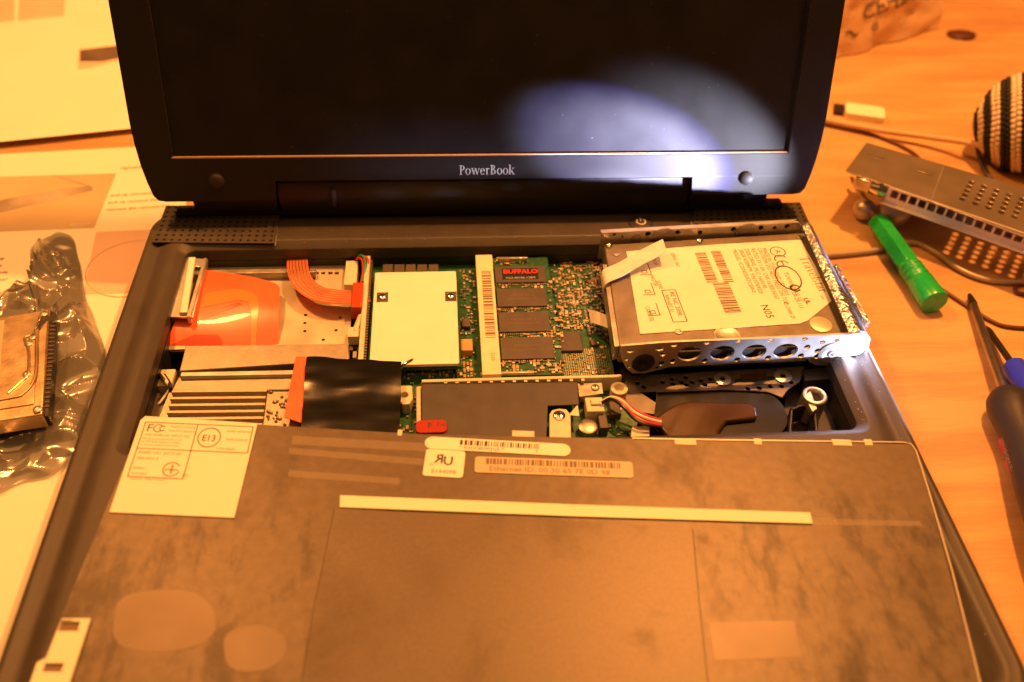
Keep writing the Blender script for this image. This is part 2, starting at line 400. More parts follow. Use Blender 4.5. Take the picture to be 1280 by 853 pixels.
def thing(name, label, cat, base, group=None):
    o = bpy.data.objects.new(name, None); col.objects.link(o); o.empty_display_size = .01
    o.location = Vector(base) * MM; o['label'] = label; o['category'] = cat
    if group: o['group'] = group
    LOC[o] = Vector(base)
    return o
def obj(name, mb, parent=None, base=None, bevel=0., seg=2, smooth=38, label=None, subd=0):
    B = Vector(base) if base is not None else (LOC[parent] if parent else Vector())
    me = bpy.data.meshes.new(name)
    me.from_pydata([(v - B) * MM for v in mb.v], [], mb.f)
    for n in mb.mats: me.materials.append(MATS[n])
    me.polygons.foreach_set("material_index", mb.m)
    me.validate(); me.update()
    if smooth:
        me.polygons.foreach_set("use_smooth", [True] * len(me.polygons)); me.set_sharp_from_angle(angle=rad(smooth))
    o = bpy.data.objects.new(name, me); col.objects.link(o)
    if parent: o.parent = parent; LOC[o] = B
    else: o.location = B * MM; LOC[o] = B
    if bevel:
        b = o.modifiers.new("bevel", 'BEVEL'); b.width = bevel * MM; b.segments = seg; b.limit_method = 'ANGLE'; b.angle_limit = rad(40); b.harden_normals = False
    if subd:
        q = o.modifiers.new("subdivision", 'SUBSURF'); q.levels = q.render_levels = subd
    if label: o['label'] = label
    return o
def tag(o, label, cat, group=None):
    o['label'] = label; o['category'] = cat
    if group: o['group'] = group
    return o
def dup(o, parent, off):
    c = o.copy(); col.objects.link(c); c.parent = parent; c.location = Vector(o.location) + Vector(off) * MM; LOC[c] = LOC[parent]
    return c
def loft(rings, m, closed=True):
    mb = MB(); n = len(rings[0]); vs = [p for r in rings for p in r]
    mb.add(vs, [(i * n + j, i * n + (j + 1) % n, (i + 1) * n + (j + 1) % n, (i + 1) * n + j) for i in range(len(rings) - 1) for j in range(n)], m)
    return mb
def spline(pts, n=6):
    P = [Vector(p) for p in pts]; out = []
    for i in range(len(P) - 1):
        a, b, c, d = P[max(i - 1, 0)], P[i], P[i + 1], P[min(i + 2, len(P) - 1)]
        for k in range(n):
            t = k / n
            out.append(.5 * ((2 * b) + (c - a) * t + (2 * a - 5 * b + 4 * c - d) * t * t + (3 * b - a - 3 * c + d) * t ** 3))
    return out + [P[-1]]
def screw(mb, x, y, z, r, m="bright_steel"):
    F = Matrix.Translation((x, y, z)); mb.lathe([(r, 0), (r, .5), (r * .75, .9), (r * .2, 1.05)], F, m, 16)
    mb.box(-r * .6, r * .6, -r * .12, r * .12, 1.0, 1.12, "hole_black", F); mb.box(-r * .12, r * .12, -r * .6, r * .6, 1.0, 1.14, "hole_black", F)

# ================================================================== THE TABLE
mb = MB().box(-1100, 1100, -700, 1100, TZ - 30, TZ, "beech_wood")
t = obj("table", mb, None, (0, 0, TZ)); t['kind'] = 'structure'

# ================================================================== LAPTOP
lap = thing("laptop", "dark grey laptop opened flat with its keyboard lifted out and lid standing up", "laptop", (0, -100, TZ))
X0, X1, Y0, Y1 = -161.8, 161.8, -236, 31
def ringo(ins, z, r): return [Vector((x, y, z)) for x, y in rrect(X0 + ins, X1 - ins, Y0 + ins, Y1 - ins, r, 8)]
OX0, OX1, OY0, OY1 = -141.5, 142, -119.5, 0.6
def ringi(out, z, r): return [Vector((x, y, z)) for x, y in rrect(OX0 - out, OX1 + out, OY0 - out, OY1 + out, r, 8)]
rings = [ringo(20, TZ + .5, 12), ringo(3, TZ + .6, 14), ringo(1, TZ + 3, 15), ringo(0, -13, 16), ringo(.3, -3, 16), ringo(1.2, -1, 15.5), ringo(2.6, -.1, 15), ringo(4.0, -.2, 14),
         ringo(5.4, -1.6, 13), ringo(7.0, -2.1, 12), ringo(9.5, -1.3, 11), ringo(12, -.4, 10), ringo(14.5, 0, 9)]
lip = [ringi(4.2, 0, 7), ringi(3.4, -.2, 6.5), ringi(.5, -2.3, 5), ringi(0, -2.8, 4.6), ringi(0, -9, 4.6)]
rings.append(ringi(4.2, 0, 7))
obj("base_shell", loft(rings, "deck_plastic"), lap, smooth=70)
obj("opening_lip", loft(lip, "deck_plastic"), lap, smooth=20)
mb = loft([ringi(-.2, -9, 4.5), ringi(-.5, -23, 4.5)], "black_plastic")
mb.prism(rrect(OX0 + .4, OX1 - .4, OY0 + .4, OY1 - .4, 4.5, 8), -24, -23, "black_plastic")
obj("inner_tray", mb, lap)

def grille(pts_px, nx, ny):
    q = [at(px, py, .0) for px, py in pts_px]          # TL TR BR BL
    mb = MB()
    def P(u, v, z):
        a = q[0].lerp(q[1], u); b = q[3].lerp(q[2], u); p = a.lerp(b, v); return Vector((p.x, p.y, z))
    mb.add([P(u, v, .06) for u, v in ((0, 1), (1, 1), (1, 0), (0, 0))], [(0, 1, 2, 3)], "hole_black")  # black sheet under the plate stands for the shade in the cavity
    for i in range(nx):
        for j in range(ny):
            u0, u1, v0, v1 = i / nx, (i + 1) / nx, j / ny, (j + 1) / ny; cu, cv = (u0 + u1) / 2, (v0 + v1) / 2
            sq = [(u0, v0), (cu, v0), (u1, v0), (u1, cv), (u1, v1), (cu, v1), (u0, v1), (u0, cv)]
            c = P(cu, cv, .5); vs = [P(a, b, .5) for a, b in sq]
            o8 = []
            for k in range(8):
                t = rad(135 + 45 * -k); o8.append(c + Vector((math.cos(t), math.sin(t), 0)) * .82)
            lo = [v - Vector((0, 0, .42)) for v in o8]
            mb.add(vs + o8 + lo, [(k, 8 + k, 8 + (k + 1) % 8, (k + 1) % 8) for k in range(8)] + [(8 + k, 16 + k, 16 + (k + 1) % 8, 8 + (k + 1) % 8) for k in range(8)], "deck_plastic")
    for (a, b), (c, d) in zip([(0, 0), (1, 0), (1, 1), (0, 1)], [(1, 0), (1, 1), (0, 1), (0, 0)]):
        mb.add([P(a, b, .5), P(c, d, .5), P(c, d, -.1), P(a, b, -.1)], [(0, 1, 2, 3)], "deck_plastic")
    return mb
obj("speaker_grille", grille([(208, 258), (351, 260), (343, 305), (190, 304)], 16, 8), lap, smooth=20)
obj("speaker_grille", grille([(868, 257), (1000, 254), (1016, 290), (865, 296)], 16, 7), lap, smooth=20)
# power button
c = at(801, 279, 0)
mb = MB().lathe([(6.2, -.2), (6.2, .35), (5.6, .6), (5.4, .35), (4.9, .3), (3, .75), (.5, .9)], Matrix.Translation(c), "bay_plastic", 28)
pb = obj("power_button", mb, lap)
mb = MB(); F = Matrix.Translation(c); mb.ring(0, 0, 1.9, 2.5, "label_paper", F, 1.0, 125, 415, 18); mb.flat(-.3, .3, .6, 2.7, "label_paper", F, 1.02)
obj("power_symbol", mb, pb)
# seam lines of the rear strip
for px in (349, 866):
    mb = MB()
    a, b = at(px + (1 if px < 500 else -1), 264, .05), at(px - 5 if px < 500 else px - 2, 307, .05)
    mb.ribbon([a + Vector((0, 0, .1)), b + Vector((0, 0, .1))], (1, 0, 0), .5, .2, "dull_steel")
    obj("trim_seam", mb, lap)

# ---- lid
TH = rad(18)
def LP(x, s, t=0.): return Vector((x, 12 + s * math.sin(TH) - t * math.cos(TH), s * math.cos(TH) + t * math.sin(TH)))
LF = Matrix(((1, 0, 0, 0), (0, math.sin(TH), -math.cos(TH), 12), (0, math.cos(TH), math.sin(TH), 0), (0, 0, 0, 1)))
half = [(99, 24), (99.5, 15), (140, 14.6), (150, 14.6), (153.6, 15.2), (155.6, 17.5), (157.4, 24), (159, 32), (160.2, 42), (160.7, 52), (160.7, 245), (160, 252), (157.5, 259), (152, 263.5), (144, 265)]
outl = half + [(-x, s) for x, s in half[::-1]]
hole = [(-144.8, 35), (144.8, 35), (144.8, 252), (-144.8, 252)]
def inset(pts, d):
    c = Vector((0, 140)); out = []
    for x, s in pts: out.append((x - math.copysign(d, x), s + (d if s < 140 else -d) * (0 if s > 60 and s < 240 else 1)))
    return out
mb = MB().prism(inset(outl, 1.2), -13, -5, "shell_black", LF)
mb.prism(outl, -6, -2.4, "shell_black", LF)
lid = obj("lid", mb, lap, bevel=.8)
mb = MB().prism(outl, -2.4, 0, "shell_black", LF, holes=[hole])
obj("bezel", mb, lid, bevel=.7)
mb = MB().prism([(-144.6, 35.2), (144.6, 35.2), (144.6, 251.8), (-144.6, 251.8)], -3.5, -1.9, "screen_black", LF)
obj("screen", mb, lid)
mb = MB(); w_ = .45
for a, b in (((-144.8, 35), (144.8, 35)),):
    mb.box(a[0], b[0], 35, 35.6, -1.9, -.5, "cord_tan", LF)
mb.box(-144.8, -144.2, 35.6, 252, -1.9, -.9, "bay_plastic", LF); mb.box(144.2, 144.8, 35.6, 252, -1.9, -.9, "hole_black", LF)
obj("screen_gasket", mb, lid)
for px, py in ((271, 226), (933, 223)):
    p = onplane(px, py, LP(0, 0), Vector((0, -math.cos(TH), math.sin(TH))))
    s = (p.z) / math.cos(TH)
    F = LF @ Matrix.Translation((p.x, s, 0))
    obj("rubber_bumper", MB().lathe([(3.6, -.3), (3.6, .2), (3.1, .35), (3.1, 1.0), (2.4, 1.6), (.6, 1.8)], F, "rubber", 20), lid)
mb = MB(); serif_text(mb, "PowerBook", 6.6, 0, 26.2, "letter_grey", LF, align='CENTER', k=.90)
obj("lid_lettering", mb, lid, smooth=0)
# hinge
mb = MB(); P = []
prof = [(22.5, .2), (20.8, 9), (20.6, 16), (22, 20.5), (25, 22), (29, 18), (30, .2)]
mb.prism([(y, z) for y, z in prof], -99.4, 99.4, "shell_black", Matrix(((0, 0, 1, 0), (1, 0, 0, 0), (0, 1, 0, 0), (0, 0, 0, 1))))
mb.box(-74.5, -72, 19.9, 21, 7, 17, "bay_plastic")
obj("hinge_cover", mb, lap, bevel=1.2)
mb = MB().box(-150, 150, 22.8, 29.4, .1, 3, "shell_black").box(-104, 104, 24.5, 28.5, 2, 20, "shell_black").box(-140, -100, 22, 28, 3, 16, "shell_black").box(100, 140, 22, 28, 3, 16, "shell_black")
obj("hinge_base", mb, lap, bevel=1)

mb = MB(); R_ = random.Random(4)
def speck(p, r): 
    k = R_.uniform(0, 6); mb.add([p + Vector((r * math.cos(k + q), r * math.sin(k + q), 0)) for q in (0, 2.1, 4.2)] + [p + Vector((0, 0, r * .6))], [(0, 1, 3), (1, 2, 3), (2, 0, 3)], "label_paper")
for _ in range(110):
    x, y = R_.uniform(143, 158), R_.uniform(-128, -60) if R_.random() < .7 else R_.uniform(-220, -20)
    speck(Vector((x, y, -.35 if x < 149.5 else -1.4)), R_.uniform(.10, .28))
for _ in range(60):
    speck(Vector((R_.uniform(-100, 140), R_.uniform(2, 15), .05)), R_.uniform(.08, .2))
o = obj("dust_speck", mb, lap, smooth=0); o['kind'] = 'stuff'
mb = MB()
for _ in range(90):
    p = LP(R_.uniform(-140, 142), R_.uniform(38, 120), -1.85); r = R_.uniform(.10, .26)
    mb.add([p, p + Vector((r, 0, 0)), p + Vector((r * .5, -r * .3, r))], [(0, 1, 2)], "label_paper")
o = obj("screen_speck", mb, lid, smooth=0); o['kind'] = 'stuff'

# ---- upper left bay: card cage
ZC = -13
x0, x1, y0, y1 = rect(213, 325, 436, 432, ZC)
mb = MB()
hs = [circ(*at(px, py, ZC).xy, .8, 8) for px, py in ((382, 394), (381, 404), (381, 414), (392, 341), (392, 350), (425, 397), (420, 413), (404, 425))]
mb.prism([(x0, y0), (x1, y0), (x1, y1), (x0 + 3, y1)], ZC - .8, ZC, "tin_sheet", holes=hs)
mb.prism([(x0, y0), (x1, y0), (x1, y1), (x0, y1)], ZC - 3, ZC - 2, "hole_black")
cage = obj("card_cage", mb, lap)
a, b = at(259, 340, -9), at(357, 340, -9)
obj("cage_bar", MB().box(a.x, b.x + 14, a.y - 1.6, a.y + 1.6, -13, -9, "dull_steel"), cage, bevel=.4)
mb = MB(); 
for i, px in enumerate((396, 404, 413, 421)):
    p = at(px, 342, ZC); mb.box(p.x - .9, p.x + .9, p.y - .5, p.y + .5, ZC, ZC + .5, "hole_black")
obj("cage_slots", mb, cage)
# eject bracket
za = -5
q = [at(*p, za) for p in ((228, 322), (260, 324), (241, 397), (206, 396))]
sl = [at(*p, za) for p in ((244, 333), (253, 334), (238, 388), (227, 388))]
mb = MB().prism([p.xy for p in q][::-1], za - 1, za, "silver", holes=[[p.xy for p in sl]])
br = obj("eject_bracket", mb, lap, bevel=.2)
p, r = at(240, 322, za + 1.6), at(229, 391, za + 1.6)
mb = MB().ribbon([p, r], (1, 0, 0), 3.0, 1.6, "white_card")
obj("eject_rail", mb, br, bevel=.2)
p, r = at(257, 325, za), at(236, 398, za)
mb = MB().ribbon([p + Vector((0, 0, 1)), r + Vector((0, 0, 1))], (1, 0, 0), 1.4, 4, "silver"); obj("eject_flange", mb, br)
# orange flex sheet
zf = -9.5
def flexz(p):   # gently bowed sheet
    d = max(0, -30 - p.y)
    return zf + 2.0 + .7 * math.exp(-((p.x + 104) / 18) ** 2) - .011 * d * d
def bowed(pts, dz, n=14, m="orange_flex", th=.15):
    P2 = [at(*p, zf) for p in pts]
    xs = [p.x for p in P2]; ys = [p.y for p in P2]
    bm = bmesh.new(); vs = [bm.verts.new((p.x, p.y, 0)) for p in P2]; bm.faces.new(vs)
    for k in range(1, 26):
        xx = min(xs) + (max(xs) - min(xs)) * k / 26
        g = bm.verts[:] + bm.edges[:] + bm.faces[:]
        bmesh.ops.bisect_plane(bm, geom=g, plane_co=(xx, 0, 0), plane_no=(1, 0, 0))
    for k in range(1, 10):
        yy = min(ys) + (max(ys) - min(ys)) * k / 10
        g = bm.verts[:] + bm.edges[:] + bm.faces[:]
        bmesh.ops.bisect_plane(bm, geom=g, plane_co=(0, yy, 0), plane_no=(0, 1, 0))
    bm.verts.index_update()
    mb = MB(); vv = [Vector((v.co.x, v.co.y, flexz(v.co) + dz + .25 * math.sin(v.co.y * .22 + v.co.x * .1))) for v in bm.verts]
    fs = []
    for f in bm.faces:
        ids = [v.index for v in f.verts]
        if f.normal.z < 0: ids = ids[::-1]
        fs.append(tuple(ids))
    mb.add(vv, fs, m); bm.free()
    return mb
flex = obj("flex_sheet", bowed([(255, 341), (290, 346), (324, 353), (345, 359), (351, 364), (350, 380), (346, 430), (205, 427), (222, 399), (239, 397)], 0), lap, smooth=80)
obj("flex_band", bowed([(258, 372), (282, 368), (296, 367), (314, 371), (323, 377), (325, 388), (317, 430), (312, 430), (315, 392), (311, 383), (298, 381), (280, 384), (252, 388)], .12, m="orange_trace"), flex, smooth=80)
obj("flex_pad", bowed([(242, 416), (272, 416), (276, 421), (275, 430), (207, 430), (210, 425)], .1, m="dark_flex"), flex, smooth=80)
obj("flex_trace", bowed([(248, 398), (300, 383), (303, 386), (250, 402)], .1, m="dark_flex"), flex, smooth=80)
# curved ribbon cable with stripes
path = spline([at(372, 318, -11), at(372, 335, -6), at(378, 352, -5), at(395, 366, -5), at(420, 371, -5), at(440, 371, -6), at(457, 370, -9)], 5)
wd = []
for i in range(len(path)):
    tt = (path[min(i + 1, len(path) - 1)] - path[max(i - 1, 0)]).normalized(); wd.append(tt.cross(Vector((0, 0, 1))).normalized())
rb = obj("ribbon_cable", MB().ribbon(path, wd, 9.6, .3, "orange_flex"), lap, smooth=60)
for k in range(6):
    off = -3.6 + k * 1.45
    obj("ribbon_stripe", MB().ribbon([p + wd[i] * off + Vector((0, 0, .1)) for i, p in enumerate(path)], wd, .75, .12, "copper_alloy"), rb, smooth=60)
# end clamp of the ribbon and wires
x0, x1, y0, y1 = rect(441, 352, 452, 383, -4)
obj("ribbon_clamp", MB().box(x0, x1, y0, y1, -12, -4.5, "dark_flex"), lap, bevel=.4)
for m, (dx, dz) in zip(("wire_red", "wire_black", "wire_red", "wire_green"), ((0, 0), (1.3, .3), (2.4, -.2), (.9, 1.2))):
    pts = [at(444, 330, -12), at(447, 323, -7), at(453, 326, -6), at(454, 340, -7), at(451, 356, -9)]
    obj("signal_wire", MB().tube(spline([p + Vector((dx, dx * .5, dz)) for p in pts]), .62, m), lap)
x0, x1, y0, y1 = rect(433, 330, 443, 360, -11)
obj("socket_block", MB().box(x0, x1 + 1, y0, y1, -18, -9, "white_conn"), lap, bevel=.3)
mb = MB(); p = at(444, 415, -10); r = at(452, 395, -8)
mb.tube([p, r], 1.5, "white_conn", 6); mb.box(p.x - 3, p.x + 2, p.y - 4, p.y + 2, -18, -9, "white_conn")
obj("antenna_plug", mb, lap)
mb = MB(); 
for px, py in ((436, 436), (446, 433), (438, 420), (447, 445)):
    p = at(px, py, -15); mb.box(p.x - 2, p.x + 2, p.y - 2, p.y + 2, -20, -14, random.choice(("black_plastic", "chip_body", "white_conn")))
obj("small_connector", mb, lap, bevel=.2)

# ---- logic board
ZB = -14
x0, x1, y0, y1 = rect(455, 323, 778, 546, ZB)
board = obj("logic_board", MB().box(x0, x1 + 2, y0 - 6, y1, ZB - 1.4, ZB, "pcb"), lap)
Bx0, Bx1, By0, By1 = x0, x1, y0, y1
# spine connector at the left of the board
x0, x1, y0, y1 = rect(457, 320, 467, 450, -6)
mb = MB().box(x0, x0 + 2.2, y0, y1, ZB, -6, "white_conn")
sp = obj("edge_connector", mb, lap, bevel=.3)
mb = MB()
for k in range(40):
    yy = y0 + (y1 - y0) * (k + .5) / 40; mb.box(x0 + 2.2, x0 + 3.2, yy - .3, yy + .3, ZB, -8, "pin_tin")
o = obj("connector_pin", mb, sp); o['kind'] = 'stuff'
# processor card with white heat spreader
x0, x1, y0, y1 = rect(469, 341, 574, 454.5, -5)
mb = MB().prism(rrect(x0, x1, y0, y1, .8, 3), -6.5, -5, "white_card")
sh = obj("heat_spreader", mb, lap, bevel=.2)
Fc = Matrix.Identity(4)
obj("processor_card", MB().box(x0 - 1, x1 + 1, y0 + 1, y1 + 4, -9.5, -8, "pcb"), lap)
for px, py in ((478, 372), (563.5, 371)):
    p = at(px, py, -5)
    mb = MB().box(p.x - 2.6, p.x + 2.6, p.y - 3.2, p.y + 3.4, -5.4, -4.8, "chip_body")
    tb = obj("spring_tab", mb, sh, bevel=.2)
    mb = MB(); screw(mb, p.x, p.y, -4.8, 1.9); obj("spreader_screw", mb, sh)
for i in range(5):
    px = 478.5 + 14.3 * i
    x0, x1, y0, y1 = rect(px, 330.5, px + 12.5, 340, -8)
    obj("inductor", MB().box(x0, x1, y0, y1, -12.5, -8, "chip_body"), lap, bevel=.3)
# tan capacitor and other single parts on the board
for nm, a, m, h in (("tantalum_capacitor", (576, 424, 591, 438), "tan_cap", 4), ("driver_chip", (577, 398, 588, 408), "chip_body", 2.2), ("driver_chip", (662, 449, 679, 458), "chip_body", 3),
                    ("controller_chip", (692, 415.5, 729, 438), "chip_body", 1.6), ("driver_chip", (738, 424, 746, 431), "chip_body", 2)):
    x0, x1, y0, y1 = rect(*a, ZB + h); obj(nm, MB().box(x0, x1, y0, y1, ZB, ZB + h, m), lap, bevel=.25)
p = at(502, 458, -6); r = at(512, 452, -5)
obj("silver_lead", MB().tube(spline([at(495, 466, -10), p, r, at(520, 449, -7)]), .8, "bright_steel"), lap)
# memory module
ZM = -9
x0, x1, y0, y1 = rect(612, 323, 704, 468, ZM)
mem = obj("memory_module", MB().box(x0, x1 + .5, y0, y1, ZM - 1, ZM, "pcb"), lap)
for ci, a in enumerate(((618, 333, 683, 353), (620.5, 360.5, 684.5, 383), (622.5, 390, 688.5, 414.5), (625, 422, 694, 448.5))):
    cx0, cx1, cy0, cy1 = rect(*a, ZM + 1.4)
    mb = MB().box(cx0, cx1, cy0 + .4, cy1 - .4, ZM + .2, ZM + 1.4, "chip_body")
    n = 26
    for k in range(n):
        xx = cx0 + (cx1 - cx0) * (k + .5) / n
        mb.box(xx - .22, xx + .22, cy0 - .5, cy0 + .4, ZM + .05, ZM + .6, "pin_tin"); mb.box(xx - .22, xx + .22, cy1 - .4, cy1 + .5, ZM + .05, ZM + .6, "pin_tin")
    F = Matrix.Translation((0, 0, ZM + 1.4))
    if ci == 0:
        lx0, lx1, ly0, ly1 = rect(627, 336, 673.5, 349, ZM + 1.45)
        mb.flat(lx0, lx1, ly0, ly1, "hole_black", F, .05)
        mb.text("BUFFALO", 4.0, (lx0 + lx1) / 2 + .3, (ly0 + ly1) / 2 + .35, "logo_red", F, z=.1, align='CENTER', sx=.98, bold=.12)
        mb.text("VG3-S0106-128M", 1.9, (lx0 + lx1) / 2, ly0 + .55, "logo_grey", F, z=.1, align='CENTER', sx=1.02)
    else:
        cx = (cx0 + cx1) / 2; cy = (cy0 + cy1) / 2
        mb.text("JAPAN 0013", 1.7, cx, cy + 1.0, "ink_soft", F, z=.05, align='CENTER', sx=1.3); mb.text("HM5264405-75", 1.7, cx, cy - 1.6, "ink_soft", F, z=.05, align='CENTER', sx=1.3)
    obj("memory_chip", mb, mem, smooth=30)
x0, x1, y0, y1 = rect(594.5, 319, 622, 468, -5.5)
mb = MB().box(x0, x0 + 7.8, y0, y1, ZM - 3, -5.5, "spine_cream")
F = Matrix.Translation((0, 0, -5.5))
mb.bars(x0 + 2.2, x0 + 6.6, y0 + 22, y1 - 12, "ink_soft", F, .06, seed=3, unit=.42, vertical=True)
mb.text("0315", 2.4, x0 + 5.6, y0 + 8, "ink_soft", F, rot=90, z=.06)
sock = obj("memory_socket", mb, lap, smooth=30)
x0b, x1b, y0b, y1b = rect(622, 321, 660, 326, -6)
obj("socket_latch", MB().box(x0b, x1b, y1b - 1.2, y1b, ZM, -6.2, "pin_tin"), sock, bevel=.2)
x0b, x1b, y0b, y1b = rect(600, 461, 668, 467, -8)
obj("socket_latch", MB().box(x0b, x1b, y0b, y0b + 1.2, ZM, -7.5, "pin_tin"), sock, bevel=.2)

# tiny surface parts, far too many to count
def smd(name, regions, n, parent, z, seed, keep_out=()):
    R = random.Random(seed); mb = MB(); used = set()
    for (px0, py0, px1, py1), k in zip(regions, n):
        for _ in range(k):
            px, py = R.uniform(px0, px1), R.uniform(py0, py1)
            if any(a <= px <= c and b <= py <= d for a, b, c, d in keep_out): continue
            p = at(px, py, z); p.x = round(p.x / 1.5) * 1.5 + R.uniform(-.12, .12); p.y = round(p.y / 1.15) * 1.15 + R.uniform(-.08, .08)
            if (round(p.x), round(p.y * 2)) in used: continue
            used.add((round(p.x), round(p.y * 2))); l, wd = R.choice(((1.6, .8), (1.0, .55), (2.0, 1.1), (1.3, .7), (.8, .8)))
            if R.random() < .5: l, wd = wd, l
            h = R.uniform(.4, 1.0); m = R.choice(("tan_cap", "chip_body", "white_conn", "tan_cap", "pin_tin"))
            e = .28
            mb.box(p.x - l / 2 + (e if l > wd else 0), p.x + l / 2 - (e if l > wd else 0), p.y - wd / 2 + (0 if l > wd else e), p.y + wd / 2 - (0 if l > wd else e), z - .02, z + h, m)
            if l > wd:
                for sx in (-1, 1): mb.box(p.x + sx * (l / 2 - e / 2) - e / 2, p.x + sx * (l / 2 - e / 2) + e / 2, p.y - wd / 2 - .03, p.y + wd / 2 + .03, z - .02, z + h + .04, "pin_tin")
            else:
                for sy in (-1, 1): mb.box(p.x - l / 2 - .03, p.x + l / 2 + .03, p.y + sy * (wd / 2 - e / 2) - e / 2, p.y + sy * (wd / 2 - e / 2) + e / 2, z - .02, z + h + .04, "pin_tin")
    o = obj(name, mb, parent, smooth=0); o['kind'] = 'stuff'; return o
smd("surface_component", [(699, 327, 754, 412), (576, 338, 594, 466), (502, 460, 598, 474), (690, 408, 770, 420), (728, 410, 768, 470), (732, 495, 795, 545), (500, 478, 530, 545)], [520, 130, 90, 60, 40, 60, 30], lap, ZB, 5,
    keep_out=((692, 413, 731, 440), (575, 422, 593, 440)))
smd("module_component", [(616, 353, 690, 361), (618, 383, 692, 391), (620, 414, 694, 423), (622, 449, 704, 467), (613, 325, 660, 333), (686, 330, 704, 466)], [50, 55, 60, 80, 26, 90], mem, ZM, 8)
mb = MB()
for i in range(24):
    for j in range(18):
        a, b = at(698, 438, ZB), at(766, 468, ZB); xx = a.x + (b.x - a.x) * i / 23; yy = a.y + (b.y - a.y) * j / 17
        if random.random() < .94: mb.box(xx - .27, xx + .27, yy - .27, yy + .27, ZB, ZB + .2, "pin_tin")
o = obj("test_pad", mb, lap, smooth=0); o['kind'] = 'stuff'
mb = MB()
for k in range(70):   # fine pale traces of the board
    p = at(random.uniform(690, 770), random.uniform(330, 470), ZB); l = random.uniform(3, 12)
    if random.random() < .5: mb.flat(p.x, min(p.x + l, Bx1), p.y - .12, p.y + .12, "pcb_pale", ID, ZB + .03)
    else: mb.flat(p.x - .12, p.x + .12, p.y - l * .5, p.y + l * .5, "pcb_pale", ID, ZB + .035)
o = obj("board_trace", mb, lap, smooth=0); o['kind'] = 'stuff'

# ---- heat sink
zh = -7
def poly_at(pts, z): return [at(*p, z) for p in pts]
mb = MB().slab(poly_at([(232, 432), (436, 430), (436, 450), (224, 464)], zh), 5, "cast_alloy")
sink = obj("heat_sink", mb, lap, bevel=.4)
obj("sink_ridge", MB().slab(poly_at([(226, 465), (372, 462), (372, 468), (224, 471)], zh + .8), 4, "silver"), sink, bevel=.5)
obj("sink_step", MB().slab(poly_at([(223, 472), (372, 469), (372, 487), (215, 488)], zh - 1.2), 4, "cast_alloy"), sink, bevel=.3)
obj("sink_floor", MB().slab(poly_at([(213, 487), (345, 486), (338, 545), (190, 545)], zh - 4.2), 3, "cast_alloy"), sink)
a0 = at(214, 490, zh - 1.2); b0 = at(333, 489.5, zh - 1.2)
fin0 = None
for k in range(8):
    py = 491 + 8.6 * k
    a, b = at(214 - 1.9 * k, py, zh - 1.2), at(333 - .8 * k, py - 1.4, zh - 1.2)
    if fin0 is None:
        mb = MB().slab([a, b, b + Vector((0, 1.5, 0)), a + Vector((0, 1.5, 0))], 5, "cast_alloy"); fin0 = obj("fin", mb, sink, bevel=.2); fa = a
    else: dup(fin0, sink, (a.x - fa.x, a.y - fa.y, 0))
mb = MB()
g = []
obj("sink_casting", MB().slab(poly_at([(334, 487), (382, 482), (374, 548), (326, 548)], zh - 2.2), 5, "cast_alloy"), sink, bevel=.4)
mb = MB()
for k in range(26):
    p = at(random.uniform(334, 360), random.uniform(488, 532), zh - 2.0); r = random.uniform(.4, 1.0)
    mb.lathe([(r, 0), (r * .8, .5), (r * .3, .8)], Matrix.Translation(p), "cast_alloy", 7)
o = obj("solder_spatter", mb, sink); o['kind'] = 'stuff'
# orange flex end and black tape
mb = MB().slab(poly_at([(370, 446), (388, 446), (381, 530), (355, 521)], zh + 2), .4, "orange_flex"); obj("flex_tail", mb, lap)
for k in range(8):
    a, b = at(366 + k * .3 - 1, 492 + 4.2 * k, zh + 2.1), at(358 + k * .2 + .5, 490 + 3.8 * k, zh + 2.1)
mb = MB(); n1, n2 = 26, 18; q = poly_at([(383, 445), (502, 450), (499.5, 546), (376, 540)], zh + 3.4)
vs = []
for j in range(n2 + 1):
    for i in range(n1 + 1):
        u, v = i / n1, j / n2; p = q[0].lerp(q[1], u).lerp(q[3].lerp(q[2], u), v)
        dz = 1.5 * noise.noise(p * .06) + .7 * noise.noise(Vector((p.x * .05, p.y * .22, 3))) + .9 * math.sin(math.pi * u) - (1.2 * (1 - v) ** 4)
        vs.append(p + Vector((.4 * noise.noise(p * .2) if i in (0, n1) else 0, .5 * noise.noise(p * .15) if j in (0, n2) else 0, dz)))
nv = len(vs); vs += [v - Vector((0, 0, .35)) for v in vs]
W = n1 + 1
fs = [(j * W + i + 1, j * W + i, (j + 1) * W + i, (j + 1) * W + i + 1)[::-1] for j in range(n2) for i in range(n1)]
fs = [f[::-1] for f in fs] + [tuple(k + nv for k in f) for f in fs]
edge = [i for i in range(W)] + [j * W + n1 for j in range(1, n2 + 1)] + [n2 * W + i for i in range(n1 - 1, -1, -1)] + [j * W for j in range(n2 - 1, 0, -1)]
fs += [(edge[k], edge[(k + 1) % len(edge)], edge[(k + 1) % len(edge)] + nv, edge[k] + nv) for k in range(len(edge))]
obj("black_tape", MB().add(vs, fs, "black_tape"), lap, smooth=60)
# recess at the far left: fan plug, wires
x0, x1, y0, y1 = rect(190, 462, 208, 482, -12)
obj("fan_plug", MB().box(x0 + 3, x1 + 2, y0, y1, -19, -12, "white_conn"), lap, bevel=.4)
for k, m in enumerate(("wire_black", "wire_white", "wire_black")):
    obj("fan_wire", MB().tube(spline([at(194 + 3 * k, 462, -16), at(204 + 4 * k, 474 + 3 * k, -9), at(212, 484 + 4 * k, -12), at(196 + k, 505 + 3 * k, -15)]), .8, m), lap)
p = at(197, 510, -16); obj("fan_hub", MB().lathe([(8, -4), (8, 1), (6.5, 2), (1, 2)], Matrix.Translation(p), "chip_body", 24), lap, bevel=.2)

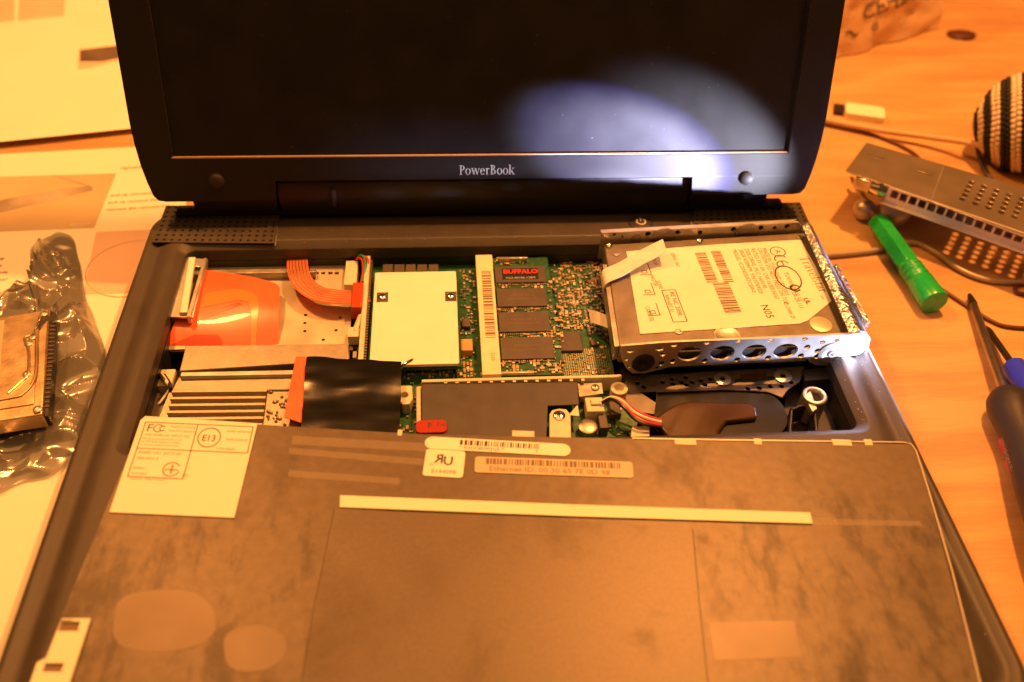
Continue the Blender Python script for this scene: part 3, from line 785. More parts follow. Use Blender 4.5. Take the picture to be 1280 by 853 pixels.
# ---- black cover plate in the middle, rail above it
zp = -6.5
a, b, c_, d_, e_, f_ = (at(*p, zp) for p in ((527, 480), (722, 477.5), (724, 506), (685, 507), (683, 556), (527, 556)))
mb = MB().prism([p.xy for p in (f_, e_, d_, c_, b, a)], zp - .8, zp, "black_sheet")
obj("cover_plate", mb, lap, bevel=.3)
a, b = at(527, 475.5, zp + 1), at(777, 468.5, zp + 1)
rail = obj("board_rail", MB().box(a.x, b.x, a.y - 1.1, a.y + .5, ZB, zp + 1, "white_conn"), lap, bevel=.3)
nub = None
for k in range(13):
    px = 557 + 14.3 * k
    p = at(px, 478.5 - k * .25, zp + .3)
    if nub is None: nub = obj("rail_nub", MB().box(p.x - .7, p.x + .7, p.y - .6, p.y + .8, zp - 1, zp + .6, "white_conn"), rail, bevel=.15); p0 = p
    else: dup(nub, rail, (p.x - p0.x, p.y - p0.y, 0))
# lugs and screws round the plate
def lug(name, poly, z, hx, hy, r, m, th=3):
    pts = poly_at(poly, z); h = at(hx, hy, z)
    P2 = [p.xy for p in pts]
    ar = sum(P2[i][0] * P2[(i + 1) % len(P2)][1] - P2[(i + 1) % len(P2)][0] * P2[i][1] for i in range(len(P2)))
    if ar < 0: P2 = P2[::-1]
    return obj(name, MB().prism(P2, z - th, z, m, holes=[circ(h.x, h.y, r, 14)]), lap, bevel=.35)
lug("mounting_lug", [(499, 482), (515, 482), (516, 498), (512, 505), (503, 506), (499, 500)], -8, 505.5, 493.5, 1.6, "white_conn", 6)
p, r = at(523, 486, -8), at(523.5, 530, -8)
obj("retaining_rod", MB().tube([p, r], 1.0, "white_conn", 8), lap)
x0, x1, y0, y1 = rect(520, 526.5, 559, 541, -6)
mb = MB().prism(rrect(x0, x1, y0, y1, 2, 4), -9, -5.6, "red_tag"); F = Matrix.Translation((0, 0, -5.6))
mb.text("Fuji", 2.6, x0 + 8.2, y1 - 3.2, "ink", F, z=.06, sx=1.1); mb.text("F", 3.2, x0 + 4.6, y1 - 3.8, "ink", F, z=.06, bold=.15)
obj("fuse_tag", mb, lap, bevel=.3)
lg = lug("screw_lug", [(687, 518), (690, 513), (698, 511), (708, 512), (713, 518), (714, 556), (687, 556)], -6, 699, 520, .5, "white_conn", 5)
p = at(699, 520, -6); mb = MB(); screw(mb, p.x, p.y, -6, 2.5); obj("lug_screw", mb, lg)
obj("earth_clip", MB().slab(poly_at([(711, 519), (722, 506), (724, 520)], -7), .5, "pin_tin"), lap)
pl = at(774, 485.5, -7)
mb = MB().lathe([(3.6, -6), (3.6, 0), (3.2, .3), (2.1, .3), (1.7, -.6), (1.5, -2), (.2, -2)], Matrix.Translation(pl), "white_conn", 22); obj("screw_post", mb, lap)
mb = MB().slab(poly_at([(722, 479), (752, 477), (754, 492), (724, 496)], -8), 4, "dull_steel"); p = at(744, 485, -8); screw(mb, p.x, p.y, -8, 1.8, "silver"); obj("corner_bracket", mb, lap, bevel=.4)
x0, x1, y0, y1 = rect(731, 497, 756, 514, -7); obj("power_plug", MB().box(x0, x1, y0, y1, ZB, -7, "white_conn").box(x0 + 2, x1 - 1.5, y0 + 3, y1 - 1.5, -7, -6, "white_conn"), lap, bevel=.4)
x0, x1, y0, y1 = rect(761, 502, 777, 518, -9); obj("regulator_chip", MB().box(x0, x1, y0, y1, ZB, -9, "chip_body"), lap, bevel=.3)
x0, x1, y0, y1 = rect(747, 517, 761, 535, -9); obj("regulator_chip", MB().box(x0, x1, y0, y1, ZB, -9, "chip_body"), lap, bevel=.3)
p = at(735, 532, -10); mb = MB().lathe([(4, -3.5), (4, -.4), (3.4, 0), (.3, 0)], Matrix.Translation(p), "dull_steel", 18); obj("power_coil", mb, lap)
p = at(783, 525, -12); mb = MB().prism(circ(p.x, p.y, 4.6, 18, 6), ZB, -12, "pcb_pale"); obj("green_board_lobe", mb, lap)
obj("white_block", MB().slab(poly_at([(790, 533), (812, 532), (812, 552), (788, 552)], -9), 4, "white_conn"), lap, bevel=.3)
for k, m in enumerate(("wire_red", "wire_white", "wire_red", "wire_black")):
    pts = [at(752, 504, -6), at(764, 497 + k, -4), at(778, 500 + 3 * k, -3), at(792, 512 + 4 * k, -5), at(808, 520 + 4 * k, -6), at(826, 526 + 3 * k, -8)]
    obj("power_wire", MB().tube(spline([p + Vector((0, 0, .5 * (k % 2))) for p in pts]), .7, m), lap)

# ---- lower right bay
zs = -10
ho = [circ(*at(px, py, zs).xy, 1.1, 8) for px, py in ((797, 479), (805, 484), (828, 478), (840, 474), (841, 480), (852, 478), (857, 472), (858, 481), (865, 478), (876, 476), (881, 481), (888, 474), (949, 485), (963, 483), (977, 483), (935, 486), (989, 478))]
pts = [at(*p, zs).xy for p in ((778, 492), (783, 470), (1006, 458), (1000, 477), (985, 487), (978, 497), (960, 490), (905, 487), (822, 490), (818, 518), (790, 514))]
ar = sum(pts[i][0] * pts[(i + 1) % len(pts)][1] - pts[(i + 1) % len(pts)][0] * pts[i][1] for i in range(len(pts)))
strip = obj("perforated_strip", MB().prism(pts if ar > 0 else pts[::-1], zs - .8, zs, "strip_metal", holes=ho), lap, bevel=.15)
for px, py, r in ((903, 475, 3.6), (978, 471.5, 3.8)):
    p = at(px, py, zs); obj("strip_boss", MB().lathe([(r, 0), (r, .7), (r * .7, .9), (r * .35, .9), (r * .3, -.4), (.1, -.5)], Matrix.Translation(p), "silver", 22), strip)
obj("strip_pad", MB().slab(poly_at([(925, 468), (958, 466), (959, 473), (926, 475)], zs + .2), .4, "brown_tape"), strip)
obj("strip_slot", MB().slab(poly_at([(918, 474), (968, 470), (969, 474), (935, 478), (919, 478)], zs + .12), .2, "hole_black"), strip)
# black oval housing wrapped in brown tape
c = at(896, 518, -12); F = Matrix.Translation((c.x, c.y, -18))
mb = MB().prism(rrect(-29, 29, -14, 13, 12.5, 8), 0, 7, "gloss_black", F); hs_ = obj("speaker_housing", mb, lap, bevel=2.2, seg=4)
pts = poly_at([(818, 522), (832, 512), (847, 504), (862, 501), (939, 503), (946, 509), (947, 522), (909, 526), (899, 540), (899, 552), (840, 552), (826, 534)], -8.5)
mb = MB().slab(pts, 3, "brown_tape"); obj("brown_wrap", mb, hs_, bevel=1.2, seg=4)
# bay floor, partitions and the screw lug on the right
obj("bay_floor", MB().slab(poly_at([(985, 470), (1046, 466), (1064, 548), (975, 552)], -19), 2, "bay_plastic"), lap)
mb = MB()
for pts in (((990, 512), (1000, 507), (1012, 506)), ((990, 512), (988, 535), (987, 550)), ((1018, 505), (1020, 530), (1022, 550))):
    P = [at(*p, -8) for p in pts]
    mb.ribbon(P, (P[0] - P[-1]).cross(Vector((0, 0, 1))), 1.0, 10, "bay_plastic")
obj("bay_partition", mb, lap, bevel=.3)
p = at(1019, 494, -5)
mb = MB().lathe([(5.2, -13), (5.2, -.3), (4.6, .2), (3.6, .2), (3.2, -.6), (3.0, -6), (.2, -6)], Matrix.Translation(p), "silver", 22)
q = at(1006, 500, -5); mb.slab(poly_at([(1005, 486), (1012, 483), (1018, 502), (1022, 511), (1016, 515), (1010, 504)], -6), 3, "silver")
pst = obj("screw_boss", mb, lap, bevel=.3)
obj("boss_hole", MB().lathe([(2.9, -2.6), (2.9, -2.2), (.2, -2.2)], Matrix.Translation(p), "hole_black", 16), pst)
obj("bay_wall", MB().slab(poly_at([(1003, 462), (1068, 455), (1070, 470), (1006, 476)], -9), 8, "bay_plastic"), lap, bevel=.4)

# ================================================================== HARD DRIVE IN ITS CARRIER
ZR, ZD = 11.0, 6.5
A, B_ = at(776, 433, ZR), at(1084, 420, ZR)
U = (B_ - A).normalized(); Nf = U.cross(Vector((0, 0, 1)))
hd = thing("hard_drive", "silver laptop hard drive in perforated metal carrier with pale yellow specification label", "hard drive", (A + B_).xyz / 2 + Vector((0, 30, -20)))
FV = Matrix(((U.x, 0, Nf.x, A.x), (U.y, 0, Nf.y, A.y), (0, 1, 0, 0), (0, 0, 0, 1)))     # rail plane: (along, height, outwards)
def rv(px, py):
    p = onplane(px, py, A, Nf); return ((p - A).dot(U), p.z)
def ccw(pts):
    ar = sum(pts[i][0] * pts[(i + 1) % len(pts)][1] - pts[(i + 1) % len(pts)][0] * pts[i][1] for i in range(len(pts)))
    return pts if ar > 0 else pts[::-1]
out = ccw([rv(*p) for p in ((776, 433), (830, 428.5), (960, 423), (1050, 418.5), (1076, 417), (1084, 421), (1083, 432), (1078, 440), (1068, 447), (1052, 453), (1036, 457), (1020, 457), (1012, 453), (1009, 449), (1006, 451), (930, 454), (836, 459), (822, 463), (806, 467), (791, 467), (783, 461), (777, 449))])
ho = []
def el(px, py, rx, ry, n=14):
    c = rv(px, py); a = rv(px + rx, py); b = rv(px, py - ry); ho.append(circ(c[0], c[1], abs(a[0] - c[0]), n, abs(b[1] - c[1])))
el(804, 454, 14.5, 11, 20)
for px, py in ((862, 442.5), (903, 441.5), (943, 440), (982, 439)): el(px, py, 15, 9, 20)
for px, py in ((829, 443), (827, 455), (841, 452), (881, 451.5), (921.5, 450), (960, 447.5), (1009, 434), (1022, 439), (1001, 445), (1021, 446), (1056, 440)): el(px, py, 4, 3, 10)
for px, py, rx in ((788, 440, 5), (824.5, 437.5, 6), (843, 432.5, 4.5), (884, 429.5, 4.5), (923.5, 427.5, 4), (964, 425.5, 4), (1006, 424, 4), (1028, 428, 4), (1046, 426, 3)): el(px, py, rx, 2, 8)
for px, py in ((783, 450), (786, 459), (821, 460)): el(px, py, 2.4, 2, 8)
rl = obj("carrier_rail", MB().prism(out, -1.0, 0, "silver", FV, holes=ho), hd, bevel=.15)
c = rv(1040, 441); F = FV @ Matrix.Translation((c[0], c[1], 0))
obj("rail_boss", MB().lathe([(6, -.4), (6, .6), (4.6, 1.0), (3.6, .6), (2.0, .6), (1.8, 1.2), (.9, 1.2), (.8, .2), (.1, .2)], F, "silver", 26), rl)
c = rv(804, 454); F = FV @ Matrix.Translation((c[0], c[1], -2)); obj("rail_grommet", MB().lathe([(5.6, 0), (5.6, 1.6), (4.4, 2.4), (2, 2.2), (1.6, .8), (.1, .6)], F, "rubber", 24), rl)
# rear rail
A2, B2 = at(752, 291.5, ZR + .5), at(1003, 278, ZR + .5); U2 = (B2 - A2).normalized(); N2 = U2.cross(Vector((0, 0, 1)))
F2 = Matrix(((U2.x, 0, N2.x, A2.x), (U2.y, 0, N2.y, A2.y), (0, 1, 0, 0), (0, 0, 0, 1)))
L2 = (B2 - A2).length; zt = ZR + .5
def rv2(px, py): p = onplane(px, py, A2, N2); return ((p - A2).dot(U2), p.z)
ho = []
for px, py, r in ((768, 293, .7), (778, 296, .6), (810, 292, 1.4), (847, 290.5, 1.3), (875, 291, 1.3), (917, 286.5, 1.4), (951, 284, 1.4), (984, 282, 1.3), (968, 285, 1.0)):
    c = rv2(px, py); ho.append(circ(c[0], min(c[1], zt - r - .6), r, 10))
obj("rail_hole_shade", MB().box(1, L2 - 4, -4, zt - 1.2, -2.2, -1.4, "black_plastic", F2), hd)  # dark sheet added behind the rear rail so its holes look shaded
mb = MB().prism([(0, -4), (L2, -4), (L2 + 1, zt - 3), (L2 - 2, zt), (0, zt)], -1, 0, "silver", F2, holes=ho)
mb.prism([(0, .9), (L2 - 5, .9), (L2 - 2, 2.6), (0, 2.6)], zt - .8, zt - .1, "silver", Matrix(((U2.x, -N2.x, 0, A2.x), (U2.y, -N2.y, 0, A2.y), (0, 0, 1, 0), (0, 0, 0, 1))))
obj("carrier_rail", mb, hd, bevel=.15)
for px, py, r in ((796, 297, 2.6), (829, 296, 6), (934, 290, 6)):
    c = rv2(px, py); F = F2 @ Matrix.Translation((c[0], min(c[1] - 1, 8), 0)); obj("rail_cover", MB().prism([p for p in circ(0, 0, r, 24)], -.1, .35, "dull_steel", F), hd)
for px, py in ((761, 308), (874, 302)):
    p = at(px, py, ZD); mb = MB(); mb.lathe([(1.6, 0), (1.6, .8), (.9, 1.5), (.2, 1.6)], Matrix.Translation(p), "bright_steel", 14); obj("carrier_screw", mb, hd)
# drive body
q = poly_at([(755, 306), (1006, 291), (1066, 418), (775, 434)], ZD)
mb = MB().slab(q, 9.5, "drive_alloy"); body = obj("drive_body", mb, hd, bevel=.6)
ctr = (q[0] + q[1] + q[2] + q[3]) / 4
def inner(k): return [ctr + (p - ctr) * k + Vector((0, 0, .35)) for p in q]
obj("flank_filler", MB().box(12, (B_ - A).length - 4, -6, ZD - 3, -3.4, -2.6, "black_plastic", FV), hd)  # dark filler added at the drive's side so the front rail holes read black
# drive label: frame with x along the drive, y away
O = at(798, 417.5, ZD + .1); UL = (at(1001, 404.5, ZD + .1) - O).normalized(); FL = fr(O, UL, W=(0, 0, 1)); FLi = FL.inverted()
def lc(px, py): p = FLi @ at(px, py, ZD + .1); return (p.x, p.y)
lp = ccw([lc(*p) for p in ((800, 418), (1000, 405), (1010, 401), (1039, 377), (1019, 333), (1012, 321), (1007, 312), (1001, 300.5), (900, 306), (783, 315))])
mb = MB().prism(lp, 0, .25, "label_paper", FL)
def ltext(s, size, px, py, m="ink", rot=-90, sx=1., bold=0.):
    x, y = lc(px, py); mb.text(s, size, x, y, m, FL, rot=rot, z=.32, sx=sx, bold=bold)
x, y = lc(998, 322); serif_text(mb, "Travelstar", 6.6, x, y, "ink_soft", FL, z=.32, rot=-88, k=.98); ltext("TM", 2, 1024, 370, "ink_soft")
for i, (px, py) in enumerate(((869, 316), (876, 315.5))): pass
def lbars(px0, py0, px1, py1, seed, unit=.45):
    a, b = lc(px0, py0), lc(px1, py1); mb.bars(min(a[0], b[0]), max(a[0], b[0]), min(a[1], b[1]), max(a[1], b[1]), "ink_soft", FL, .32, seed, unit, vertical=True)
def lcode(px, py, w_, pyb, pxb, seed):
    x, y = lc(px, py); y2 = lc(pxb, pyb)[1]; mb.bars(x, x + w_, y2, y, "ink_soft", FL, .32, seed, .34, vertical=True)
lcode(868, 317, 5.2, 354, 889, 4); lcode(888, 315, 4.6, 354, 902, 5); lcode(890, 354, 7.4, 391, 922, 6)
for px, py, s in ((915, 313, "MODEL: IC25N030ATCS04-0"), (923, 313, "30GB 4200RPM  P/N 07N9320"), (930, 312, "DISK DRIVE  MLC: H69190"), (938, 311.5, "RATED 5V 1.0A  CHS 16383/16/63"), (946, 311, "CAUTION: DO NOT PRESS ON TOP"), (952, 311, "MADE IN THAILAND  SEP-2003")):
    ltext(s, 2.9, px, py, "ink_soft", -90, .85)
for px, py, s in ((812, 318, "VENDOR"), (838, 317, "SERIAL NO."), (806, 384, "CABLE SEL"), (812, 345, "MASTER"), (820, 352, "SLAVE"), (985, 352, "ROHS PASS 11S"), (978, 378, "4D DN0F 25")):
    ltext(s, 2.6, px, py, "ink_soft", -88, .8)
ltext("N05", 5, 950, 382, "ink", -88, 1.0); ltext("E/A LR-24 111", 2.6, 985, 358, "ink_soft"); ltext("UL", 3.4, 1003, 374, "ink", -80, 1., .1)
# certification marks
x, y = lc(972, 315.5); mb.ring(x, y, 3.2, 3.7, "ink", FL, .32, 0, 360, 24); mb.text("A", 4, x - 1.2, y + 1.4, "ink", FL, rot=-90, z=.33)
x, y = lc(976, 325); mb.ring(x, y, 2.6, 3.2, "ink", FL, .32, 20, 200, 14)
x, y = lc(979, 332); mb.ring(x, y, 2.6, 3.2, "ink", FL, .32, 20, 200, 14); mb.flat(x - .2, x + .4, y - .3, y + 2.8, "ink", FL, .33)
x, y = lc(985, 348); mb.ring(x, y, 5.2, 5.8, "ink", FL, .32, 0, 360, 24, 1.5); mb.text("TUV", 3, x - 1, y + 4, "ink_soft", FL, rot=-90, z=.33)
x, y = lc(994, 361); mb.ring(x, y, 1.6, 2.5, "ink", FL, .32, 20, 330, 16)
# jumper diagrams
for (px, py) in ((800, 345), (804, 370), (810, 396)):
    x, y = lc(px, py); mb.flat(x, x + 5.5, y, y + .4, "ink", FL, .32); mb.flat(x + 5.1, x + 5.5, y, y + 8, "ink", FL, .33); mb.frame(x + 1.2, x + 3.8, y + 1.2, y + 3.4, .35, "ink", FL, .32)
x, y = lc(841, 404); mb.frame(x, x + 6.5, y, y + 21, .4, "ink", FL, .32); mb.text("RE NC 2000", 3, x + 3.4, y + 19.5, "ink", FL, rot=-90, z=.33); mb.text("AM NEC D", 2.4, x + .8, y + 18, "ink_soft", FL, rot=-90, z=.33)
obj("drive_label", mb, hd, smooth=0)
# silver disc sticker and screw hollows on the drive top
p = at(1026, 406, ZD); obj("breather_disc", MB().lathe([(4.8, 0), (4.8, .35), (4.2, .5), (.3, .5)], Matrix.Translation(p), "tin_sheet", 26), hd)
p = at(909, 420, ZD); obj("breather_disc", MB().lathe([(5.5, 0), (5.5, .3), (4.9, .3), (4.5, .1), (.3, .1)], Matrix.Translation(p), "dull_steel", 26), hd)
for px, py in ((848, 415), (770, 318), (1000, 297)):
    p = at(px, py, ZD + .1); mb = MB(); mb.lathe([(1.5, 0), (1.5, .3), (1.0, .35), (.8, .1), (.1, .1)], Matrix.Translation(p), "dull_steel", 12); obj("cover_screw", mb, hd)
# crinkled foil side on the right
qa, qb, qc, qd = at(1002, 281, ZR + 1), at(1018, 290, ZR - 3), at(1088, 424, ZR - 4), at(1062, 417, ZR + .3)
mb = MB(); n1, n2 = 40, 8; vs = []
for j in range(n1 + 1):
    for i in range(n2 + 1):
        u, v = i / n2, j / n1; p = qa.lerp(qd, v).lerp(qb.lerp(qc, v), u)
        p = p + Vector((0, 0, 3.0 * math.sin(math.pi * u) + .35 * noise.noise(p * .5) + .25 * noise.noise(p * 1.4)))
        vs.append(p)
W = n2 + 1; nv = len(vs); low = [Vector((v.x + 1.5 * (i % W) / n2, v.y, -4)) for i, v in enumerate(vs)]
fs = [(j * W + i, (j + 1) * W + i, (j + 1) * W + i + 1, j * W + i + 1) for j in range(n1) for i in range(n2)]
vs += low
fs += [(j * W + n2, (j + 1) * W + n2, (j + 1) * W + n2 + nv, j * W + n2 + nv) for j in range(n1)]
fs += [(n1 * W + i, n1 * W + i + nv, n1 * W + i + 1 + nv, n1 * W + i + 1) for i in range(n2)]
obj("foil_side", MB().add(vs, fs, "foil"), hd, smooth=50)
a, b = at(1045, 333, 4), at(1084, 402, 4)
mb = MB()
for k in range(22):
    p = a.lerp(b, k / 21); mb.box(p.x - .9, p.x + 1.1, p.y - 1.2, p.y + 1.0, -4, 4 + .6 * random.random(), "foil")
obj("foil_edge", mb, hd, smooth=0)
# connector flank, clear pull tab
q0 = poly_at([(752, 330), (762, 330), (778, 432), (768, 434)], ZD - .6); obj("drive_connector", MB().slab(q0, 8, "dull_steel"), hd, bevel=.5)
pth = [at(754, 362, 0), at(755, 347, ZD + 1), at(775, 337, ZD + 2.2), at(805, 320, ZD + 4.5), at(831, 307, ZD + 7)]
pth = spline(pth, 5)
dirw = (at(757, 335, ZD) - at(762, 356, ZD)).normalized()
mb = MB().ribbon(pth, [dirw] * len(pth), 9.5, .25, "pull_tab"); obj("pull_tab", mb, hd, smooth=50)
mb = MB().ribbon(spline([at(737, 395, -8), at(748, 398, -4), at(758, 402, -2), at(770, 410, -1)], 4), (0, 1, .1), 8, .25, "pull_tab"); obj("tab_tail", mb, hd, smooth=50)

# ================================================================== KEYBOARD, LYING FACE DOWN
ZK = 6.0
kb = thing("keyboard", "keyboard lying face down on the palm rest showing its stained metal back", "keyboard", (0, -170, 0))
TL, TR = at(178, 522, ZK), at(1143, 555, ZK)
UK = (TR - TL).normalized(); FK = fr(TL + Vector((0, 0, 0)), UK, W=(0, 0, 1)); FKi = FK.inverted()
def kc(px, py): p = FKi @ at(px, py, ZK); return (p.x, p.y)
LK = (TR - TL).length
br_ = kc(1232, 880); bl_ = kc(30, 880)
pp = ccw([(.5, -.3), (3, 0)] + [kc(*p) for p in ((362, 533), (530, 543), (800, 548.5))] + [(LK - 3.5, -.2), (LK - 1, -1), (LK, -3.2), br_, (br_[0] - 60, br_[1] - 25), (bl_[0] + 40, bl_[1] - 25), bl_])
mb = MB().prism(pp, -.8, 0, "plate_edge", FK, mtop="key_plate")
plate = obj("back_plate", mb, kb, bevel=.12)
def shrink(P, d):
    c = (sum(p[0] for p in P) / len(P), sum(p[1] for p in P) / len(P)); out = []
    for x, y in P:
        l = math.hypot(x - c[0], y - c[1]); out.append((x - (x - c[0]) / l * d, y - (y - c[1]) / l * d))
    return out
obj("key_frame", MB().prism(shrink(pp, 2.0), -5.9, -.8, "black_plastic", FK), kb)
# rim along the top and right edges
def strip2(pts, wd, z0, z1, m): 
    mb = MB(); P = [FK @ Vector((x, y, z1)) for x, y in pts]
    dirs = []
    for i in range(len(P)):
        t = (P[min(i + 1, len(P) - 1)] - P[max(i - 1, 0)]).normalized(); dirs.append(t.cross(Vector((0, 0, 1))))
    return mb.ribbon(P, dirs, wd, z1 - z0, m)
e1 = [kc(*p) for p in ((790, 548.5), (900, 550.5), (1130, 553.5), (1139, 556), (1145, 564), (1160, 612), (1190, 715), (1229, 870))]
obj("plate_rim", strip2(e1, .55, -.4, .3, "plate_edge"), plate, smooth=50)
# little tabs at the top edge
for a in ((843, 551, 870), (640, 541, 668), (497, 540, 503), (1040, 552, 1064), (942, 551, 952), (1080, 552, 1090)):
    p, r = kc(a[0], a[1]), kc(a[2], a[1] + .6)
    obj("edge_tab", MB().box(p[0], r[0], p[1] - 2, p[1] + 1.0, -.9, .25, "white_conn", FK), kb, bevel=.25)
# raised panel and pale strip
pn = ccw([kc(*p) for p in ((418, 636), (640, 648), (866, 662), (874, 750), (888, 880), (372, 880), (392, 760))])
obj("panel_sheet", MB().prism(pn, .02, .5, "key_panel", FK), kb, bevel=.25)
st = ccw([kc(*p) for p in ((425.5, 621), (720, 632.5), (1012, 642.5), (1015, 656), (720, 647), (425, 635.5))])
obj("pale_strip", MB().prism(st, .03, .75, "pale_strip", FK), kb)
# clean patches where pads once stuck
def px_ring(cx, cy, rx, ry, n=28, wob=.06, seed=0):
    R = random.Random(seed); return ccw([kc(cx + rx * (1 + wob * math.sin(3 * t + seed)) * math.copysign(abs(math.cos(t)) ** .8, math.cos(t)), cy + ry * (1 + wob * math.cos(2 * t + seed)) * math.copysign(abs(math.sin(t)) ** .8, math.sin(t))) for t in (2 * math.pi * i / n for i in range(n))])
obj("clean_patch", MB().prism(px_ring(203, 776, 64, 40, seed=1), .02, .07, "clean_patch", FK), kb)
obj("clean_patch", MB().prism(px_ring(317, 811, 39, 28, seed=2), .02, .07, "clean_patch", FK), kb)
obj("clean_patch", MB().prism(ccw([kc(*p) for p in ((886, 778), (992, 776), (1002, 822), (893, 826))]), .02, .07, "clean_patch", FK), kb)
for pts in (((362, 560), (530, 574), (528, 582), (361, 568)), ((361, 588), (500, 598), (499, 606), (360, 596)), ((1015, 648), (1150, 652), (1152, 658), (1016, 657)), ((366, 545), (560, 556), (560, 566), (364, 556))):
    obj("tape_strip", MB().prism(ccw([kc(*p) for p in pts]), .03, .10, "clear_tape", FK), kb)
mb = MB(); R_ = random.Random(12)
for _ in range(150):
    px, py = R_.uniform(110, 1180), R_.uniform(560, 850); p = at(px, py, ZK + .55); r = R_.uniform(.07, .2)
    mb.add([p, p + Vector((r, 0, 0)), p + Vector((r * .5, r, .05))], [(0, 1, 2)], R_.choice(("label_paper", "ink", "ink")))
o = obj("dust_speck", mb, kb, smooth=0); o['kind'] = 'stuff'
# approval label
O = at(137, 640, ZK + .2); UA = (at(293, 647, ZK + .2) - O); FA = fr(O, UA, W=(0, 0, 1)); FAi = FA.inverted()
def ac(px, py): p = FAi @ at(px, py, ZK + .2); return (p.x, p.y)
lp = ccw([ac(*p) for p in ((137, 641), (293, 648), (322, 530), (182, 521), (176, 526))])
mb = MB().prism(lp, 0, .3, "film_label", FA)
bx0, by1 = ac(182, 528); bxm = ac(251, 530)[0]; bx1 = ac(319, 533)[0]; bym = ac(180, 562)[1]; by0 = ac(160, 597)[1]
V_ = lambda y: (by1 - y) * -.04
sk = (ac(159, 597)[0] - ac(182, 528)[0]) / (ac(159, 597)[1] - ac(182, 528)[1])    # the printed frames lean like the label itself
FB = FA @ Matrix(((1, sk, 0, bx0 - sk * by1), (0, 1, 0, 0), (0, 0, 1, 0), (0, 0, 0, 1)))
Wd = ac(249, 530)[0] - bx0; H1 = by1 - bym; H2 = by1 - by0
Z = .36; tk = .36
mb.frame(0, Wd, by1 - H2, by1, tk, "ink", FB, Z); mb.flat(tk, Wd - tk, by1 - H1, by1 - H1 + tk, "ink_soft", FB, Z)
W2 = ac(318, 532)[0] - bx0
mb.flat(Wd, W2, by1 - tk, by1, "ink", FB, Z); mb.flat(Wd, W2, by1 - H1, by1 - H1 + tk, "ink", FB, Z); mb.flat(W2 - tk, W2, by1 - H1, by1, "ink", FB, Z)
mb.text("F", 5.2, 1.2, by1 - 4.6, "ink", FB, z=Z); mb.ring(5.6, by1 - 2.9, 1.5, 1.9, "ink", FB, Z, 40, 320, 14); mb.ring(7.2, by1 - 2.9, .9, 1.3, "ink", FB, Z, 40, 320, 14)
for s, x, dy, sz in (("Tested To Comply", 9.6, 2.2, 1.25), ("With FCC Standards", 9.6, 4.2, 1.2), ("FOR HOME OR OFFICE USE", 1.4, 6.6, 1.35), ("This device complies with Part 15 of", 1, 8.3, .98), ("the FCC Rules. Operation is subject", 1, 9.7, .98), ("to the two conditions stated inside", 1, 11.1, .98)):
    mb.text(s, sz, x, by1 - dy, "ink_red" if dy > 8 else "ink_soft", FB, z=Z)
for s, x, dy, sz in (("A/0001 U01 227-C-00", 1.2, 15.0, 1.7), ("SBH-0321-2", 1.2, 17.6, 1.6), ("K6001", 1.2, 22.0, 1.5), ("Assembled", 1.2, 24.2, 1.2), ("California   Made in Taiwan", 1.2, 26.6, 1.1)):
    mb.text(s, sz, x, by1 - dy, "ink_red", FB, z=Z)
mb.ring(14.8, by1 - 21.5, 2.8, 3.2, "ink", FB, Z, 30, 345, 22); mb.flat(12.4, 17.4, by1 - 21.9, by1 - 21.5, "ink", FB, Z); mb.flat(14.6, 15.2, by1 - 23.4, by1 - 19.4, "ink_red", FB, Z)
mb.text("[T]", 1.6, 19.2, by1 - 24.4, "ink_soft", FB, z=Z)
cxm = Wd + 5.2
mb.ring(cxm, by1 - 6.2, 3.9, 4.3, "ink", FB, Z, 0, 360, 28, 1.1); mb.text("E1", 4.2, cxm - 2.6, by1 - 7.9, "ink", FB, z=Z, sx=.8, bold=.05); mb.text("3", 4.2, cxm + .9, by1 - 7.9, "ink", FB, z=Z, sx=.8, bold=.05)
for s, dx, dy, sz in (("R33003 APPROVED", 11, 3.2, 1.15), ("BSMI CLASS B", 11.6, 7.2, 1.3), ("TYPE M5343", 8.8, 11.6, 1.3)): mb.text(s, sz, Wd + dx, by1 - dy, "ink_soft", FB, z=Z)
obj("approval_label", mb, kb, smooth=0)
# serial label, mark label, address label
def lab(name, tl, tr, bl, r, m, th=.2):
    P0, P1, P2 = at(*bl, ZK + .1), at(*tr, ZK + .1), at(*tl, ZK + .1)
    F = fr(P0, P1 - P2, W=(0, 0, 1)); w_ = (P1 - P2).length; h_ = (P2 - P0).length
    b = MB().prism(rrect(0, w_, 0, h_, min(r, h_ / 2 - .01), 6), 0, th, m, F); return b, F, w_, h_
b, F, w_, h_ = lab("serial_label", (530, 546), (711, 556), (530, 561), 9, "label_paper", .22)
b.bars(w_ * .24, w_ * .78, h_ * .44, h_ * .86, "ink", F, .28, 11, .34); b.text("* K3D0B09PJ1J5 *", h_ * .34, w_ * .24, h_ * .12, "ink", F, z=.28, sx=1.15); b.text("7", h_ * .34, w_ * .76, h_ * .12, "ink_soft", F, z=.28)
obj("serial_label", b, kb, smooth=0)
b, F, w_, h_ = lab("mark_label", (531, 561.5), (580, 564.5), (528, 595), 1.2, "label_paper")
b.text("R", h_ * .46, w_ * .48, h_ * .50, "ink", F, z=.26, sx=-1.0, bold=.12); b.text("U", h_ * .46, w_ * .46, h_ * .44, "ink", F, z=.26, sx=.95, bold=.12)
b.text("E144098", h_ * .20, w_ * .2, h_ * .12, "ink_soft", F, z=.26, sx=1.05); b.ring(w_ * .18, h_ * .42, .45, .6, "ink_soft", F, .26, 0, 360, 10)
obj("mark_label", b, kb, smooth=0)
b, F, w_, h_ = lab("address_label", (594, 571), (790, 578), (593, 591), 1.2, "tan_label")
